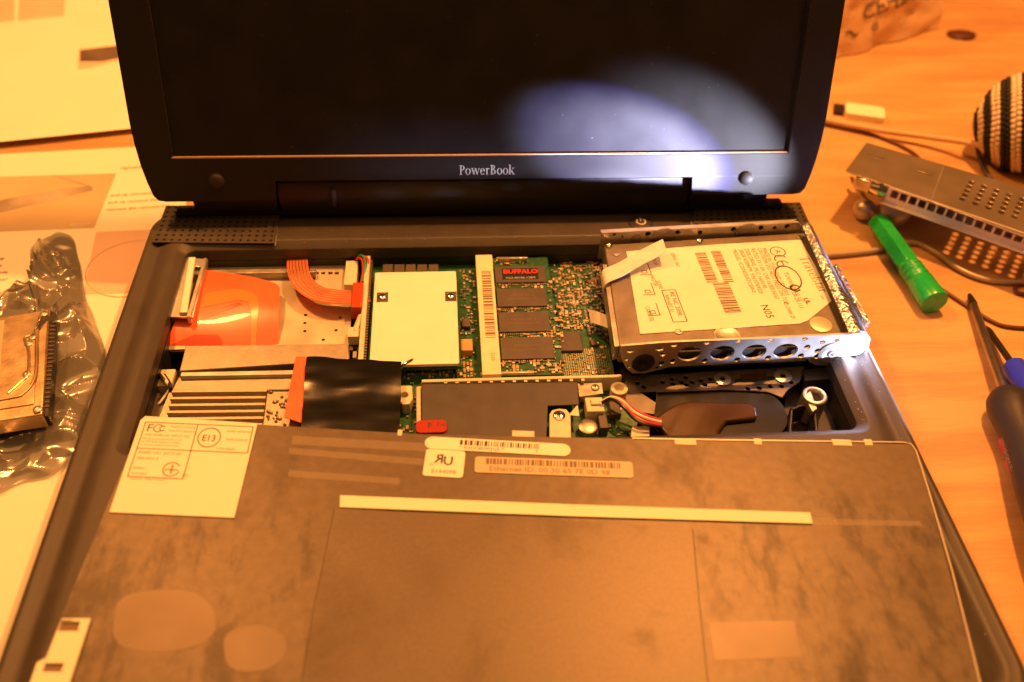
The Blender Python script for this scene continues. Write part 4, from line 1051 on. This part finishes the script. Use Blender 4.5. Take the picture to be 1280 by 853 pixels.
b.bars(w_ * .07, w_ * .92, h_ * .54, h_ * .9, "ink_soft", F, .26, 12, .36); b.text("Ethernet ID: 00 30 65 7E 0D 98", h_ * .40, w_ * .09, h_ * .14, "ink_soft", F, z=.26, sx=1.16)
obj("address_label", b, kb, smooth=0)
# steel clip at the lower left
pts = poly_at([(77, 773), (113, 773), (78, 880), (28, 880), (46, 828), (58, 822)], ZK + 1.2)
s1 = poly_at([(76, 777), (100, 777), (97, 789), (72, 789)], ZK + 1.2); s2 = poly_at([(56, 829), (80, 829), (76, 840), (52, 840)], ZK + 1.2)
mb = MB().prism(ccw([tuple(p.xy) for p in pts]), ZK + .1, ZK + 1.2, "pale_strip", holes=[[tuple(p.xy) for p in s1], [tuple(p.xy) for p in s2]])
clip = obj("latch_plate", mb, kb, bevel=.2)
for s_ in (s1, s2): obj("latch_slot", MB().slab([p - Vector((0, 0, .9)) for p in s_], .15, "ink_soft"), clip)

# ================================================================== LEFT SIDE: PAPER, BARE DRIVE, BAG
def sheet(name, quad, label, cat, z, prints=(), curl=None):
    o = thing(name, label, cat, tuple(at(*quad[0], TZ).xy) + (TZ,))
    q = [at(*p, z) for p in quad]; n = 16; vs = []
    for j in range(n + 1):
        for i in range(n + 1):
            u, v = i / n, j / n; p = q[0].lerp(q[1], u).lerp(q[3].lerp(q[2], u), v)
            vs.append(p + Vector((0, 0, curl(u, v) if curl else 0)))
    W = n + 1; nv = len(vs); vs += [v - Vector((0, 0, .15)) for v in vs]
    fs = [(j * W + i, (j + 1) * W + i, (j + 1) * W + i + 1, j * W + i + 1) for j in range(n) for i in range(n)]
    fs += [tuple(k + nv for k in f[::-1]) for f in fs]
    edge = [i for i in range(W)] + [j * W + n for j in range(1, W)] + [n * W + i for i in range(n - 1, -1, -1)] + [j * W for j in range(n - 1, 0, -1)]
    fs += [(edge[k], edge[(k + 1) % len(edge)], edge[(k + 1) % len(edge)] + nv, edge[k] + nv) for k in range(len(edge))]
    obj("page", MB().add(vs, fs, "paper"), o, smooth=60)
    return o
pa = sheet("manual_sheet", [(-260, 120), (120, -150), (186, 165), (-260, 214)], "printed white sheet at the upper left, running behind the black lid", "paper", TZ + .5,
           curl=lambda u, v: 5.0 * max(0, v - .8) / .2 * (1 - .3 * u))
pb_ = sheet("manual_page", [(-420, 215), (240, 180), (150, 1100), (-700, 1100)], "printed page under the bagged drive along the laptop's left edge", "paper", TZ + .2)
def patch(parent, name, pts, z, m, more=None):
    b = MB().prism(ccw([tuple(at(*p, z).xy) for p in pts]), z - .06, z, m)
    if more: more(b)
    return obj(name, b, parent, smooth=0)
def lines(b, px, py, n, w_, dx, dy, z, size=2.6, m="ink_soft", words=("disk drive", "remove the", "lift tab", "pull up", "then slide", "connector")):
    for k in range(n):
        p = at(px + dx * k, py + dy * k, z); q = at(px + 40 + dx * k, py - 2.5 + dy * k, z); F = fr(p, q - p, W=(0, 0, 1))
        s = " ".join(random.choice(words) for _ in range(w_)); b.text(s, size, 0, 0, m, F, z=.1)
z1 = TZ + .62
patch(pa, "printed_picture", [(-20, 2), (18, -2), (18, 26), (-22, 30)], z1, "print_pink"); patch(pa, "printed_picture", [(24, -3), (82, -6), (80, 20), (22, 26)], z1, "print_pink")
patch(pa, "printed_picture", [(99, 61), (150, 56), (150, 82), (97, 87)], z1, "print_pink"); patch(pa, "printed_shape", [(100, 63), (149, 57), (152, 72), (128, 77), (100, 77)], z1 + .08, "print_dark")
b = MB(); lines(b, 92, 134, 3, 2, -1, 4.5, z1, 3.2, "ink_red"); lines(b, -20, 174, 1, 4, 0, 4, z1 + .8, 2.6, "ink_red"); obj("printed_text", b, pa, smooth=0)
z2 = TZ + .32
patch(pb_, "printed_picture", [(-30, 222), (145, 217), (118, 285), (-30, 291)], z2, "print_tan")
patch(pb_, "printed_shape", [(-20, 226), (70, 219), (115, 233), (116, 238), (0, 266), (-20, 268)], z2 + .08, "print_grey"); patch(pb_, "printed_shape", [(-20, 222), (66, 220), (108, 233), (30, 245), (-20, 254)], z2 + .16, "print_tan")
patch(pb_, "printed_picture", [(120, 290), (196, 287), (170, 366), (104, 368)], z2, "print_pink")
b = MB(); p = at(165, 335, z2); b.ring(p.x, p.y, 21.7, 22.2, "print_tan", ID, z2 + .12, 0, 360, 30); obj("printed_shape", b, pb_, smooth=0)
b = MB(); lines(b, 138, 246, 3, 2, -3, 9, z2 + .02, 3.4, "ink_red"); lines(b, -18, 326, 4, 1, -3, 9, z2 + .02, 3.2, "ink_soft"); p = at(86, 283, z2); b.text("ABCDEF", 3, p.x, p.y, "label_paper", ID, z=z2 + .2)
lines(b, 150, 212, 1, 1, 0, 5, z2 + .02, 4, "ink_red")
obj("printed_text", b, pb_, smooth=0)

# bare drive on the bag
ZL = TZ + 16
bd = thing("bare_hard_drive", "bare copper toned hard drive resting on a crumpled antistatic bag", "hard drive", tuple(at(20, 460, TZ).xy) + (TZ,))
q = poly_at([(-120, 418), (62, 386), (53, 518), (-140, 548)], ZL)
obj("drive_case", MB().slab(q, 8, "copper_alloy"), bd, bevel=.7)
q2 = poly_at([(-110, 424), (50, 396), (42, 505), (-120, 530)], ZL + .6); obj("cover_plate", MB().slab(q2, .8, "copper_alloy"), bd, bevel=.3)
for a in (((50, 396), (46, 418), (44, 470), (30, 492), (12, 498), (-60, 510)), ((38, 420), (31, 424), (36, 440), (35, 468), (28, 476), (10, 492))):
    obj("cover_bead", MB().tube(spline([at(*p, ZL + .7) for p in a]), .7, "copper_alloy", 8), bd)
for px, py in ((47, 512), (41, 422), (36, 430), (34, 468), (55, 393)):
    p = at(px, py, ZL + .6); b = MB(); b.lathe([(1.8, 0), (1.8, .5), (1.1, .8), (.8, .3), (.1, .3)], Matrix.Translation(p), "silver", 14); obj("cover_screw", b, bd)
obj("drive_sticker", MB().slab(poly_at([(-40, 408), (6, 400), (3, 428), (-2, 500), (-60, 508)], ZL + .85), .2, "tan_label"), bd)
q3 = poly_at([(62, 388), (70, 392), (60, 520), (53, 520)], ZL - 2); obj("connector_bed", MB().slab(q3, 6, "black_plastic"), bd)
a, b_ = at(66, 398, ZL - 1.6), at(57, 508, ZL - 1.6); pin = None
for k in range(22):
    p = a.lerp(b_, k / 21)
    if pin is None: pin = obj("connector_pin", MB().box(p.x - 1.2, p.x + 1.4, p.y - .45, p.y + .45, ZL - 2.4, ZL - 1.6, "chip_body"), bd); p0 = p
    else: dup(pin, bd, p - p0)
obj("circuit_board", MB().slab(poly_at([(-120, 428), (64, 396), (56, 526), (-140, 556)], ZL - 8.2), 1.2, "pcb"), bd)
# antistatic bag
outl_px = [(-60, 372), (0, 364), (38, 352), (42, 330), (38, 312), (54, 300), (72, 290), (90, 297), (97, 322), (106, 370), (118, 400), (131, 438), (124, 470), (112, 500), (108, 540), (86, 572), (64, 590), (30, 598), (-60, 606)]
P2 = [at(*p, TZ + 3) for p in outl_px]
xs = [p.x for p in P2]; ys = [p.y for p in P2]
def inside(x, y):
    c = False; n = len(P2)
    for i in range(n):
        a, b = P2[i], P2[(i + 1) % n]
        if (a.y > y) != (b.y > y) and x < (b.x - a.x) * (y - a.y) / (b.y - a.y) + a.x: c = not c
    return c
def edged(x, y):
    d = 1e9; n = len(P2)
    for i in range(n):
        a, b = P2[i].xy, P2[(i + 1) % n].xy; ab = b - a; t_ = max(0, min(1, (Vector((x, y)) - a).dot(ab) / ab.length_squared)); d = min(d, (Vector((x, y)) - a - ab * t_).length)
    return d
dq = [at(*p, ZL - 8).xy for p in ((-120, 418), (62, 386), (53, 518), (-140, 548))]
def in_drive(x, y): return x < dq[1].x + 3 and dq[3].y - 2 < y < dq[1].y + 3
def vo(x, y):
    d = noise.voronoi(Vector((x * .045 + .6 * noise.noise(Vector((x * .03, y * .03, 4))), y * .045 + .6 * noise.noise(Vector((x * .03, y * .03, 9))), .3)))[0]
    return d[1] - d[0]
def bagz(x, y, e):
    v = Vector((x * .022, y * .022, 1.7))
    r = 1 - abs(noise.noise(v)) * 2.4; r2 = 1 - abs(noise.noise(v * 2.1 + Vector((4, 2, 1)))) * 2.4; r3 = 1 - abs(noise.noise(Vector((x * .012 + y * .010, y * .055 - x * .02, 8)))) * 2.6
    h = 1.2 + 9.0 * max(0, r) ** 3 + 4.5 * max(0, r2) ** 3 + 4.2 * max(0, 1 - 2.6 * vo(x, y)) ** 1.5 + 2.0 * max(0, r3) ** 4 + 1.2 * noise.noise(v * 3)
    h *= min(1, .22 + (1 - e) * 3.2)
    if in_drive(x, y): h = min(h, 5)
    return TZ + 1 + max(0, h)
cen = at(52, 455, TZ + 3); nA, nR = 300, 90; ringp = spline(P2 + [P2[0]], 16)[:-1]
Ls = [0]
for i in range(len(ringp)): Ls.append(Ls[-1] + (ringp[(i + 1) % len(ringp)] - ringp[i]).length)
def onring(u):
    t_ = u * Ls[-1]
    for i in range(len(ringp)):
        if Ls[i + 1] >= t_: return ringp[i].lerp(ringp[(i + 1) % len(ringp)], (t_ - Ls[i]) / max(1e-6, Ls[i + 1] - Ls[i]))
    return ringp[0]
ep = [onring(k / nA) for k in range(nA)]; vs = []; fs = []
for j in range(nR + 1):
    e = (j / nR) ** .8
    for k in range(nA):
        p = cen.lerp(ep[k], e); p = p + Vector((.8 * noise.noise(p * .07), .8 * noise.noise(p * .07 + Vector((5, 5, 5))), 0)) * e
        vs.append(Vector((p.x, p.y, bagz(p.x, p.y, e))))
fs = [(j * nA + k, (j + 1) * nA + k, (j + 1) * nA + (k + 1) % nA, j * nA + (k + 1) % nA) for j in range(nR) for k in range(nA)]
bg = obj("antistatic_bag", MB().add(vs, fs, "antistatic_film"), None, tuple(at(60, 450, TZ).xy) + (TZ,), smooth=50)
tag(bg, "crumpled shiny antistatic bag lying under the bare drive on the printed page", "bag")

# ================================================================== RIGHT SIDE
# green screwdriver
gs = thing("screwdriver", "small screwdriver with stubby translucent green handle beside the laptop", "screwdriver", tuple(at(1135, 330, TZ).xy) + (TZ,), "screwdrivers on the table")
a, b = at(1096, 276, TZ + 8), at(1169, 379, TZ + 7.5)
D = (b - a); Lh = D.length; F = fr(a, Vector((0, 0, 1)).cross(D), W=D)
mb = MB(); n = 6
mb.lathe([(4.6, 0), (5.6, 1.0), (5.9, Lh * .55), (5.4, Lh * .585)], F, "green_plastic", 6, phase=rad(0))
mb.lathe([(5.2, Lh * .57), (6.0, Lh * .60), (6.0, Lh * .615), (5.4, Lh * .625), (5.4, Lh * .64), (6.1, Lh * .65), (6.1, Lh * .665), (5.5, Lh * .675), (5.5, Lh * .69), (6.2, Lh * .70), (6.2, Lh * .72), (5.7, Lh * .73), (5.7, Lh * .75), (6.5, Lh * .765), (6.8, Lh * .98), (6.5, Lh * .998), (.2, Lh * 1.0)], F, "green_plastic", 28)
obj("handle", mb, gs, bevel=.35)
tip = at(1064, 222, TZ + 7); obj("shaft", MB().tube([a + D * .02, tip + (a - tip) * .1, tip], [1.6, 1.5, .9], "tool_steel", 12), gs)
# black and red screwdriver
bs = thing("screwdriver", "long screwdriver with black and red handle at the right edge", "screwdriver", tuple(at(1250, 480, TZ).xy) + (TZ,), "screwdrivers on the table")
tip, e = at(1212, 369, TZ + 3), at(1257, 494, TZ + 9)
D = (e - tip).normalized(); F = fr(e - D * 1, Vector((0, 0, 1)).cross(D), W=D)
obj("shaft", MB().tube([tip, tip + D * 1.5, tip + D * 8, tip + D * 9, e + D * 10], [.8, 1.2, 1.6, 2.1, 2.1], "tool_steel", 14), bs)
obj("blade_tip", MB().tube([tip - D * .3, tip + D * 2, tip + D * 8.2], [1.0, 1.5, 2.2], "tool_dark", 10), bs)
Fh = F @ Matrix.Rotation(0, 4, 'X')
prof = [(3, 0), (6.5, 1.2), (8.8, 5), (9.4, 10), (8.6, 17), (7.6, 24), (7.4, 32), (8.2, 44), (9.0, 60), (9.2, 80), (8.6, 95), (6, 100), (.3, 101)]
hh = obj("handle", MB().lathe(prof, Fh, "grip_black", 28), bs)
for h0, h1 in ((24, 33), (36, 47), (50, 61)):
    ang = rad(222)
    cdir = (F.to_3x3() @ Vector((math.cos(ang), math.sin(ang), 0)))
    vs = []
    mb = MB()
    c0 = F @ Vector((0, 0, h0)); c1 = F @ Vector((0, 0, h1)); r_ = 6.9
    mb.tube([c0 + cdir * (r_ - .6), c0.lerp(c1, .2) + cdir * r_, c0.lerp(c1, .8) + cdir * r_, c1 + cdir * (r_ - .5)], [1.0, 1.9, 1.9, 1.0], "grip_red", 10)
    obj("grip_inlay", mb, hh)
ang = rad(180); cd = F.to_3x3() @ Vector((math.cos(ang), math.sin(ang), 0)); mb = MB()
tdir = (F.to_3x3() @ Vector((0, 0, 1)))
FT = fr(F @ Vector((0, 0, 30)) + cd * 8.0, tdir, W=cd); mb.text("MEGADORA 220", 2.6, 0, -1, "tan_label", FT, z=.3)
obj("handle_lettering", mb, hh, smooth=0)
# blue screwdriver
us = thing("screwdriver", "screwdriver with bright blue handle tucked behind the black handled one", "screwdriver", tuple(at(1262, 440, TZ).xy) + (TZ,), "screwdrivers on the table")
tip, e = at(1233, 409, TZ + 2.5), at(1266, 456, TZ + 7)
D = (e - tip).normalized(); F = fr(e, Vector((0, 0, 1)).cross(D), W=D)
obj("shaft", MB().tube([tip, tip + D * 3, e + D * 4], [.7, 1.5, 1.5], "tool_dark", 12), us)
obj("handle", MB().lathe([(3.6, 0), (5.2, 1.2), (5.6, 10), (5.2, 22), (6.2, 40), (6.2, 66), (.2, 68)], F, "blue_plastic", 10), us, bevel=.3)

# perforated shield
ZS = TZ + 30
sh_ = thing("metal_shield", "bent metal shield plate with rows of round holes and a toothed front edge", "metal plate", tuple(at(1170, 250, TZ).xy) + (TZ,))
P0, P1, P2_, P3 = at(1083, 178, ZS), at(1400, 272, ZS), at(1400, 332, ZS), at(1056, 213, ZS)
Us = (at(1280, 297, ZS - 2) - at(1068, 219, ZS)).normalized(); Us.z = 0; Us.normalize(); FS = fr(P3, Us, W=(0, 0, 1)); FSi = FS.inverted()
def sc_(px, py): p = FSi @ at(px, py, ZS); return (p.x, p.y)
o_ = ccw([sc_(1057, 213), sc_(1083, 178), sc_(1180, 206), sc_(1300, 241), sc_(1420, 276), sc_(1420, 350), sc_(1280, 296), sc_(1112, 233), sc_(1068, 218)])
ho = []
hx0, hy0 = sc_(1192, 225); 
for i in range(12):
    for j in range(5):
        cx = sc_(1192 + i * 16.5, 0)[0] if False else None
xA, yA = sc_(1200, 250)
dep = sc_(1200, 214)[1] - yA
for i in range(12):
    for j in range(5):
        x, y = xA + 1 + i * 6.4, yA + 1.5 + j * 4.6 - 0 
        ho.append(circ(x, y, 1.65, 8))
pl = obj("top_plate", MB().prism(o_, -.7, 0, "brushed_shield", FS, holes=ho), sh_, bevel=.15)
for pxs in (((1086, 190), (1106, 196), (1104, 199), (1084, 193)), ((1146, 210), (1166, 216), (1164, 220), (1144, 214))):
    obj("plate_emboss", MB().prism(ccw([sc_(*p) for p in pxs]), 0, .5, "brushed_shield", FS), pl, bevel=.2)
a, b = sc_(1180, 208), sc_(1165, 250); obj("plate_crease", MB().tube([FS @ Vector((*a, .1)), FS @ Vector((*b, .1))], .5, "silver", 8), pl)
# front flange with a row of teeth
fx0, fy = sc_(1112, 233); fx1 = sc_(1400, 340)[0]
FF = FS @ Matrix(((1, 0, 0, 0), (0, 0, -1, fy - .2), (0, 1, 0, 0), (0, 0, 0, 1)))
wn = []; tooth_n = 0; x = fx0 + 2
while x < fx1 - 6: wn.append([(x, -5.6), (x + 3.6, -5.6), (x + 3.6, -.9), (x, -.9)]); x += 4.8
fl = obj("toothed_flange", MB().prism([(fx0, -9), (fx1, -9), (fx1, .2), (fx0, .2)], 0, .8, "tin_bright", FF, holes=wn), sh_, bevel=.12)
obj("flange_lip", MB().box(fx0 - 2, fx1, fy - 3.0, fy - .2, -9.6, -8.9, "tin_bright", FS), fl)
mb = MB(); x0_, y_ = sc_(1070, 221); x1_, _ = sc_(1090, 228); mb.box(x0_, x1_, y_ - 1, y_ + 1.2, -6.5, .3, "bright_steel", FS); obj("flange_clip", mb, sh_, bevel=.4)
mb = MB(); x0_, y_ = sc_(1092, 229); x1_, _ = sc_(1110, 234); mb.tube([FS @ Vector((x0_, y_, -2.5)), FS @ Vector(((x0_ + x1_) / 2, y_ - .8, -2)), FS @ Vector((x1_, y_, -2.8))], [2.6, 3.6, 2.4], "bright_steel", 12); obj("flange_clip", mb, sh_)
# rear flange down to the table
rx0, ry = sc_(1090, 180); rx1, ry1 = sc_(1420, 276)
mb = MB().slab([FS @ Vector((rx0, ry - .8, -.7)), FS @ Vector((rx1, ry1 - .8, -.7)), FS @ Vector((rx1, ry1, -.7)), FS @ Vector((rx0, ry, -.7))], 29.2, "dull_steel"); obj("rear_flange", mb, sh_)
# metal beads below the shield's corner
p1, p2 = at(1118, 264, TZ + 9), at(1080, 262, TZ + 6); D = p2 - p1; F = fr(p1, Vector((0, 0, 1)).cross(D), W=D); Ld = D.length
mb = MB(); pr = [(.2, -9)] + [(9 * math.sin(t), -9 * math.cos(t)) for t in (rad(a) for a in range(20, 150, 13))] + [(3, 9), (2.4, Ld - 6.5)] + [(6 * math.sin(t), Ld - 6 * math.cos(t)) for t in (rad(a) for a in range(30, 170, 14))] + [(.2, Ld + 6)]
kn = obj("metal_bead", MB().lathe(pr, F, "bead_metal", 26), None, tuple(p1.xy) + (TZ,), smooth=60); tag(kn, "dull round metal bead under the shield corner by the green screwdriver", "bead")

# striped crocheted ball
cb = at(1284, 153, TZ + 27); Rb = 27
ball = thing("striped_ball", "black and cream striped crocheted ball at the right edge of the table", "ball", (cb.x, cb.y, TZ))
ax = Vector((-.84, .40, -.36)).normalized(); F = fr(cb, ax.orthogonal(), W=ax)
rows = 30
def stitch(mb, c, t, nrm, l, r, m):
    bt = t.cross(nrm); vs = [c - t * l, c + t * l] + [c + (bt * math.cos(k) + nrm * math.sin(k)) * r for k in (2 * math.pi * i / 5 for i in range(5))]
    mid = [v - t * l * .5 for v in vs[2:]]; mid2 = [v + t * l * .5 for v in vs[2:]]
    fs = [(0, 2 + (i + 1) % 5, 2 + i) for i in range(5)] + [(2 + i, 2 + (i + 1) % 5, 7 + (i + 1) % 5, 7 + i) for i in range(5)] + [(1, 7 + i, 7 + (i + 1) % 5) for i in range(5)]
    mb.add([vs[0], vs[1]] + mid + mid2, fs, m)
for i in range(rows):
    t0 = math.pi * (i + .7) / (rows + .4); rr = Rb * math.sin(t0); hh_ = Rb * math.cos(t0)
    m = "cream_yarn" if i % 4 < 2 else "black_yarn"
    n = max(5, int(2 * math.pi * rr / 2.9)); mb = MB()
    for k in range(n):
        a_ = 2 * math.pi * (k + (i % 2) * .5) / n + .12 * math.sin(i)
        nrm = F.to_3x3() @ Vector((math.sin(t0) * math.cos(a_), math.sin(t0) * math.sin(a_), math.cos(t0)))
        tt = F.to_3x3() @ Vector((-math.sin(a_), math.cos(a_), .0)); mt = nrm.cross(tt)
        wob = 1 + .035 * noise.noise(nrm * 2.2)
        stitch(mb, cb + nrm * Rb * wob, (tt + mt * (.45 if k % 2 else -.1)).normalized(), nrm, 2.0, 1.7, m)
    obj("yarn_row", mb, ball, smooth=70)
mb = MB(); b = bmesh.new(); bmesh.ops.create_icosphere(b, subdivisions=3, radius=Rb - .7); b.verts.index_update()
mb.add([cb + v.co for v in b.verts], [tuple(v.index for v in f.verts) for f in b.faces], "black_yarn"); b.free(); obj("ball_core", mb, ball)

# white memory stick with dark end
p, r = at(1057, 135, TZ + 4), at(1106, 142, TZ + 4); Uq = (r - p); F = fr(Vector((p.x, p.y, TZ)), Vector((Uq.x, Uq.y, 0)), W=(0, 0, 1)); Lq = Uq.length
ms = thing("memory_stick", "small white memory stick with dark plug beside the lid", "memory stick", (p.x, p.y, TZ))
obj("stick_body", MB().prism(rrect(0, Lq, -7, 7, 2, 4), .3, 4.4, "stick_white", F), ms, bevel=.6)
obj("stick_plug", MB().box(-7, -.6, -4.5, 4.5, .8, 3.8, "tool_dark", F), ms, bevel=.3); obj("stick_collar", MB().box(-1.2, .4, -5, 5, .6, 4.1, "tool_steel", F), ms)

# cables
def cable(name, pts, r, m, label, n=8):
    P = spline([at(px, py, TZ + h) for px, py, h in pts], 8); c = P[len(P) // 2]
    return tag(obj(name, MB().tube(P, r, m, n), None, (c.x, c.y, TZ), smooth=60), label, "cable", "cords lying on the table")
cable("cable", [(1000, 140, 6), (1036, 151, 4), (1100, 163, 5), (1165, 172, 7), (1222, 181, 12), (1282, 200, 16), (1340, 216, 10)], 2.0, "cord_tan", "thin tan cord crossing the table in front of the striped ball")
cable("cable", [(1000, 150, 1.5), (1036, 156, 1.5), (1090, 168, 1.5), (1140, 190, 1.5), (1160, 215, 1.5)], 1.0, "cord_dark", "thin dark reddish line running from the lid to under the metal shield")  # dark reddish tube laid just below the tan one
cable("cable", [(990, 322, 3), (1040, 319, 2), (1095, 313, 2), (1140, 303, 2), (1170, 316, 2), (1200, 337, 2), (1235, 350, 2), (1282, 353, 2), (1330, 350, 2)], 1.5, "cord_grey", "shiny grey cord running under the green screwdriver to the right edge")
cable("cable", [(1150, 345, 1), (1186, 368, 1), (1212, 385, 1), (1240, 402, 1), (1262, 409, 1), (1310, 412, 1)], 1.1, "cord_dark", "thin dark cord running under the tip of the black handled screwdriver")
cable("cable", [(1230, 160, 9), (1222, 180, 7), (1226, 202, 5), (1238, 224, 2), (1262, 240, 2)], 1.3, "wire_black", "short black wire curling out beneath the striped ball")
cable("cable", [(1300, 358, 1.2), (1275, 356, 1.2), (1269, 361, 1.2), (1274, 367, 1.2), (1300, 370, 1.2)], 1.0, "cord_dark", "small loop of dark cord below the shield's shadow at the right edge")

# crumpled printed paper bag, upper right
a, b = at(1030, 78, TZ + 1), at(1174, 33, TZ + 1)
Ub = (b - a).normalized(); Nb = Vector((Ub.y, -Ub.x, 0)); Lb = (b - a).length
pbag = thing("paper_bag", "crumpled brown paper bag with printed dark lettering behind the lid", "bag", tuple(((a + b) / 2).xy) + (TZ,))
n1, n2 = 44, 26; vs = []; loop = []
H = 95; Dp = 70
per = [(0, 0), (Lb, 0), (Lb - 8, -Dp), (-90, -Dp), (-90, 0)]
cum = []
def along(u):
    seg = [(per[i], per[(i + 1) % 5]) for i in range(5)]; Ls = [math.dist(*s) for s in seg]; t_ = u * sum(Ls)
    for s, l in zip(seg, Ls):
        if t_ <= l: k = t_ / l; return (s[0][0] + (s[1][0] - s[0][0]) * k, s[0][1] + (s[1][1] - s[0][1]) * k)
        t_ -= l
    return per[0]
n1 = 90
for j in range(n2 + 1):
    for i in range(n1):
        x, y = along(i / n1); v = j / n2; p = a + Ub * x + Nb * y + Vector((0, 0, H * v))
        k = noise.noise(p * .035) * 6 * (.3 + v) + 2.2 * (1 - abs(noise.noise(p * .06 + Vector((3, 1, 2)))) * 2.5)
        p = p + Nb * (k + (-14 * v if y > -Dp / 2 else 10 * v)) + Ub * (2 * noise.noise(p * .05 + Vector((9, 0, 0))) - (6 * v if x > Lb * .6 else 0))
        vs.append(p)
fs = [(j * n1 + i, j * n1 + (i + 1) % n1, (j + 1) * n1 + (i + 1) % n1, (j + 1) * n1 + i) for j in range(n2) for i in range(n1)]
fs = [f[::-1] for f in fs] if False else fs
fs += [tuple(range(n1))[::-1], tuple(n2 * n1 + i for i in range(n1))]
obj("bag_body", MB().add(vs, fs, "bag_paper"), pbag, smooth=30)
mb = MB()
Fb = Matrix(((Ub.x, 0, Nb.x, a.x), (Ub.y, 0, Nb.y, a.y), (0, 1, 0, a.z), (0, 0, 0, 1)))
def bagtext(s, size, x, y, rot, bold=.1):
    t_ = MB(); t_.text(s, size, x, y, "ink_red", ID, rot=rot, z=0, bold=bold)
    for k, v in enumerate(t_.v):
        p = a + Ub * v.x + Vector((0, 0, v.y)); vv = v.y / H
        k_ = noise.noise(p * .035) * 6 * (.3 + vv) + 2.2 * (1 - abs(noise.noise(p * .06 + Vector((3, 1, 2)))) * 2.5)
        t_.v[k] = p + Nb * (k_ - 14 * vv + .7)
    mb.add(t_.v, t_.f, "print_dark")
bagtext("CErtale", 17, 30, 22, 8); bagtext("o", 12, 40, 14, 0); bagtext("~", 22, 14, 12, -20); bagtext("Bertale", 20, -20, 42, 6)
obj("bag_lettering", mb, pbag, smooth=0)
# dark lump at the back, standing in for a blob and its wide shadow
p = at(1202, 43, TZ + 1.5); b = bmesh.new(); bmesh.ops.create_icosphere(b, subdivisions=3, radius=1); b.verts.index_update()
mb = MB().add([p + Vector((v.co.x * 11, v.co.y * 7, v.co.z * 1.6)) * 1 + Vector((2 * noise.noise(v.co * 2), 2 * noise.noise(v.co * 2 + Vector((3, 3, 3))), 0)) for v in b.verts], [tuple(v.index for v in f.verts) for f in b.faces], "cord_dark"); b.free()
tag(obj("shadow_lump", mb, None, (p.x, p.y, TZ)), "small dark lump standing in for a wide blurred shadow at the far right of the table", "lump")

# crumbs and dust on the table
mb = MB(); R_ = random.Random(21)
for _ in range(120):
    p = at(R_.uniform(1010, 1290), R_.uniform(0, 850), TZ); r = R_.uniform(.12, .42); k = R_.uniform(0, 6)
    if -165 < p.x < 165 and p.y < 34: continue
    mb.add([p + Vector((r * math.cos(k + q), r * math.sin(k + q), 0)) for q in (0, 2.1, 4.2)] + [p + Vector((0, 0, r))], [(0, 1, 3), (1, 2, 3), (2, 0, 3)], R_.choice(("label_paper", "print_dark", "cord_dark", "paper")))
o = obj("table_crumb", mb, None, (200, 0, TZ), smooth=0); o['kind'] = 'stuff'; o['label'] = "scattered crumbs and dust on the wooden table"
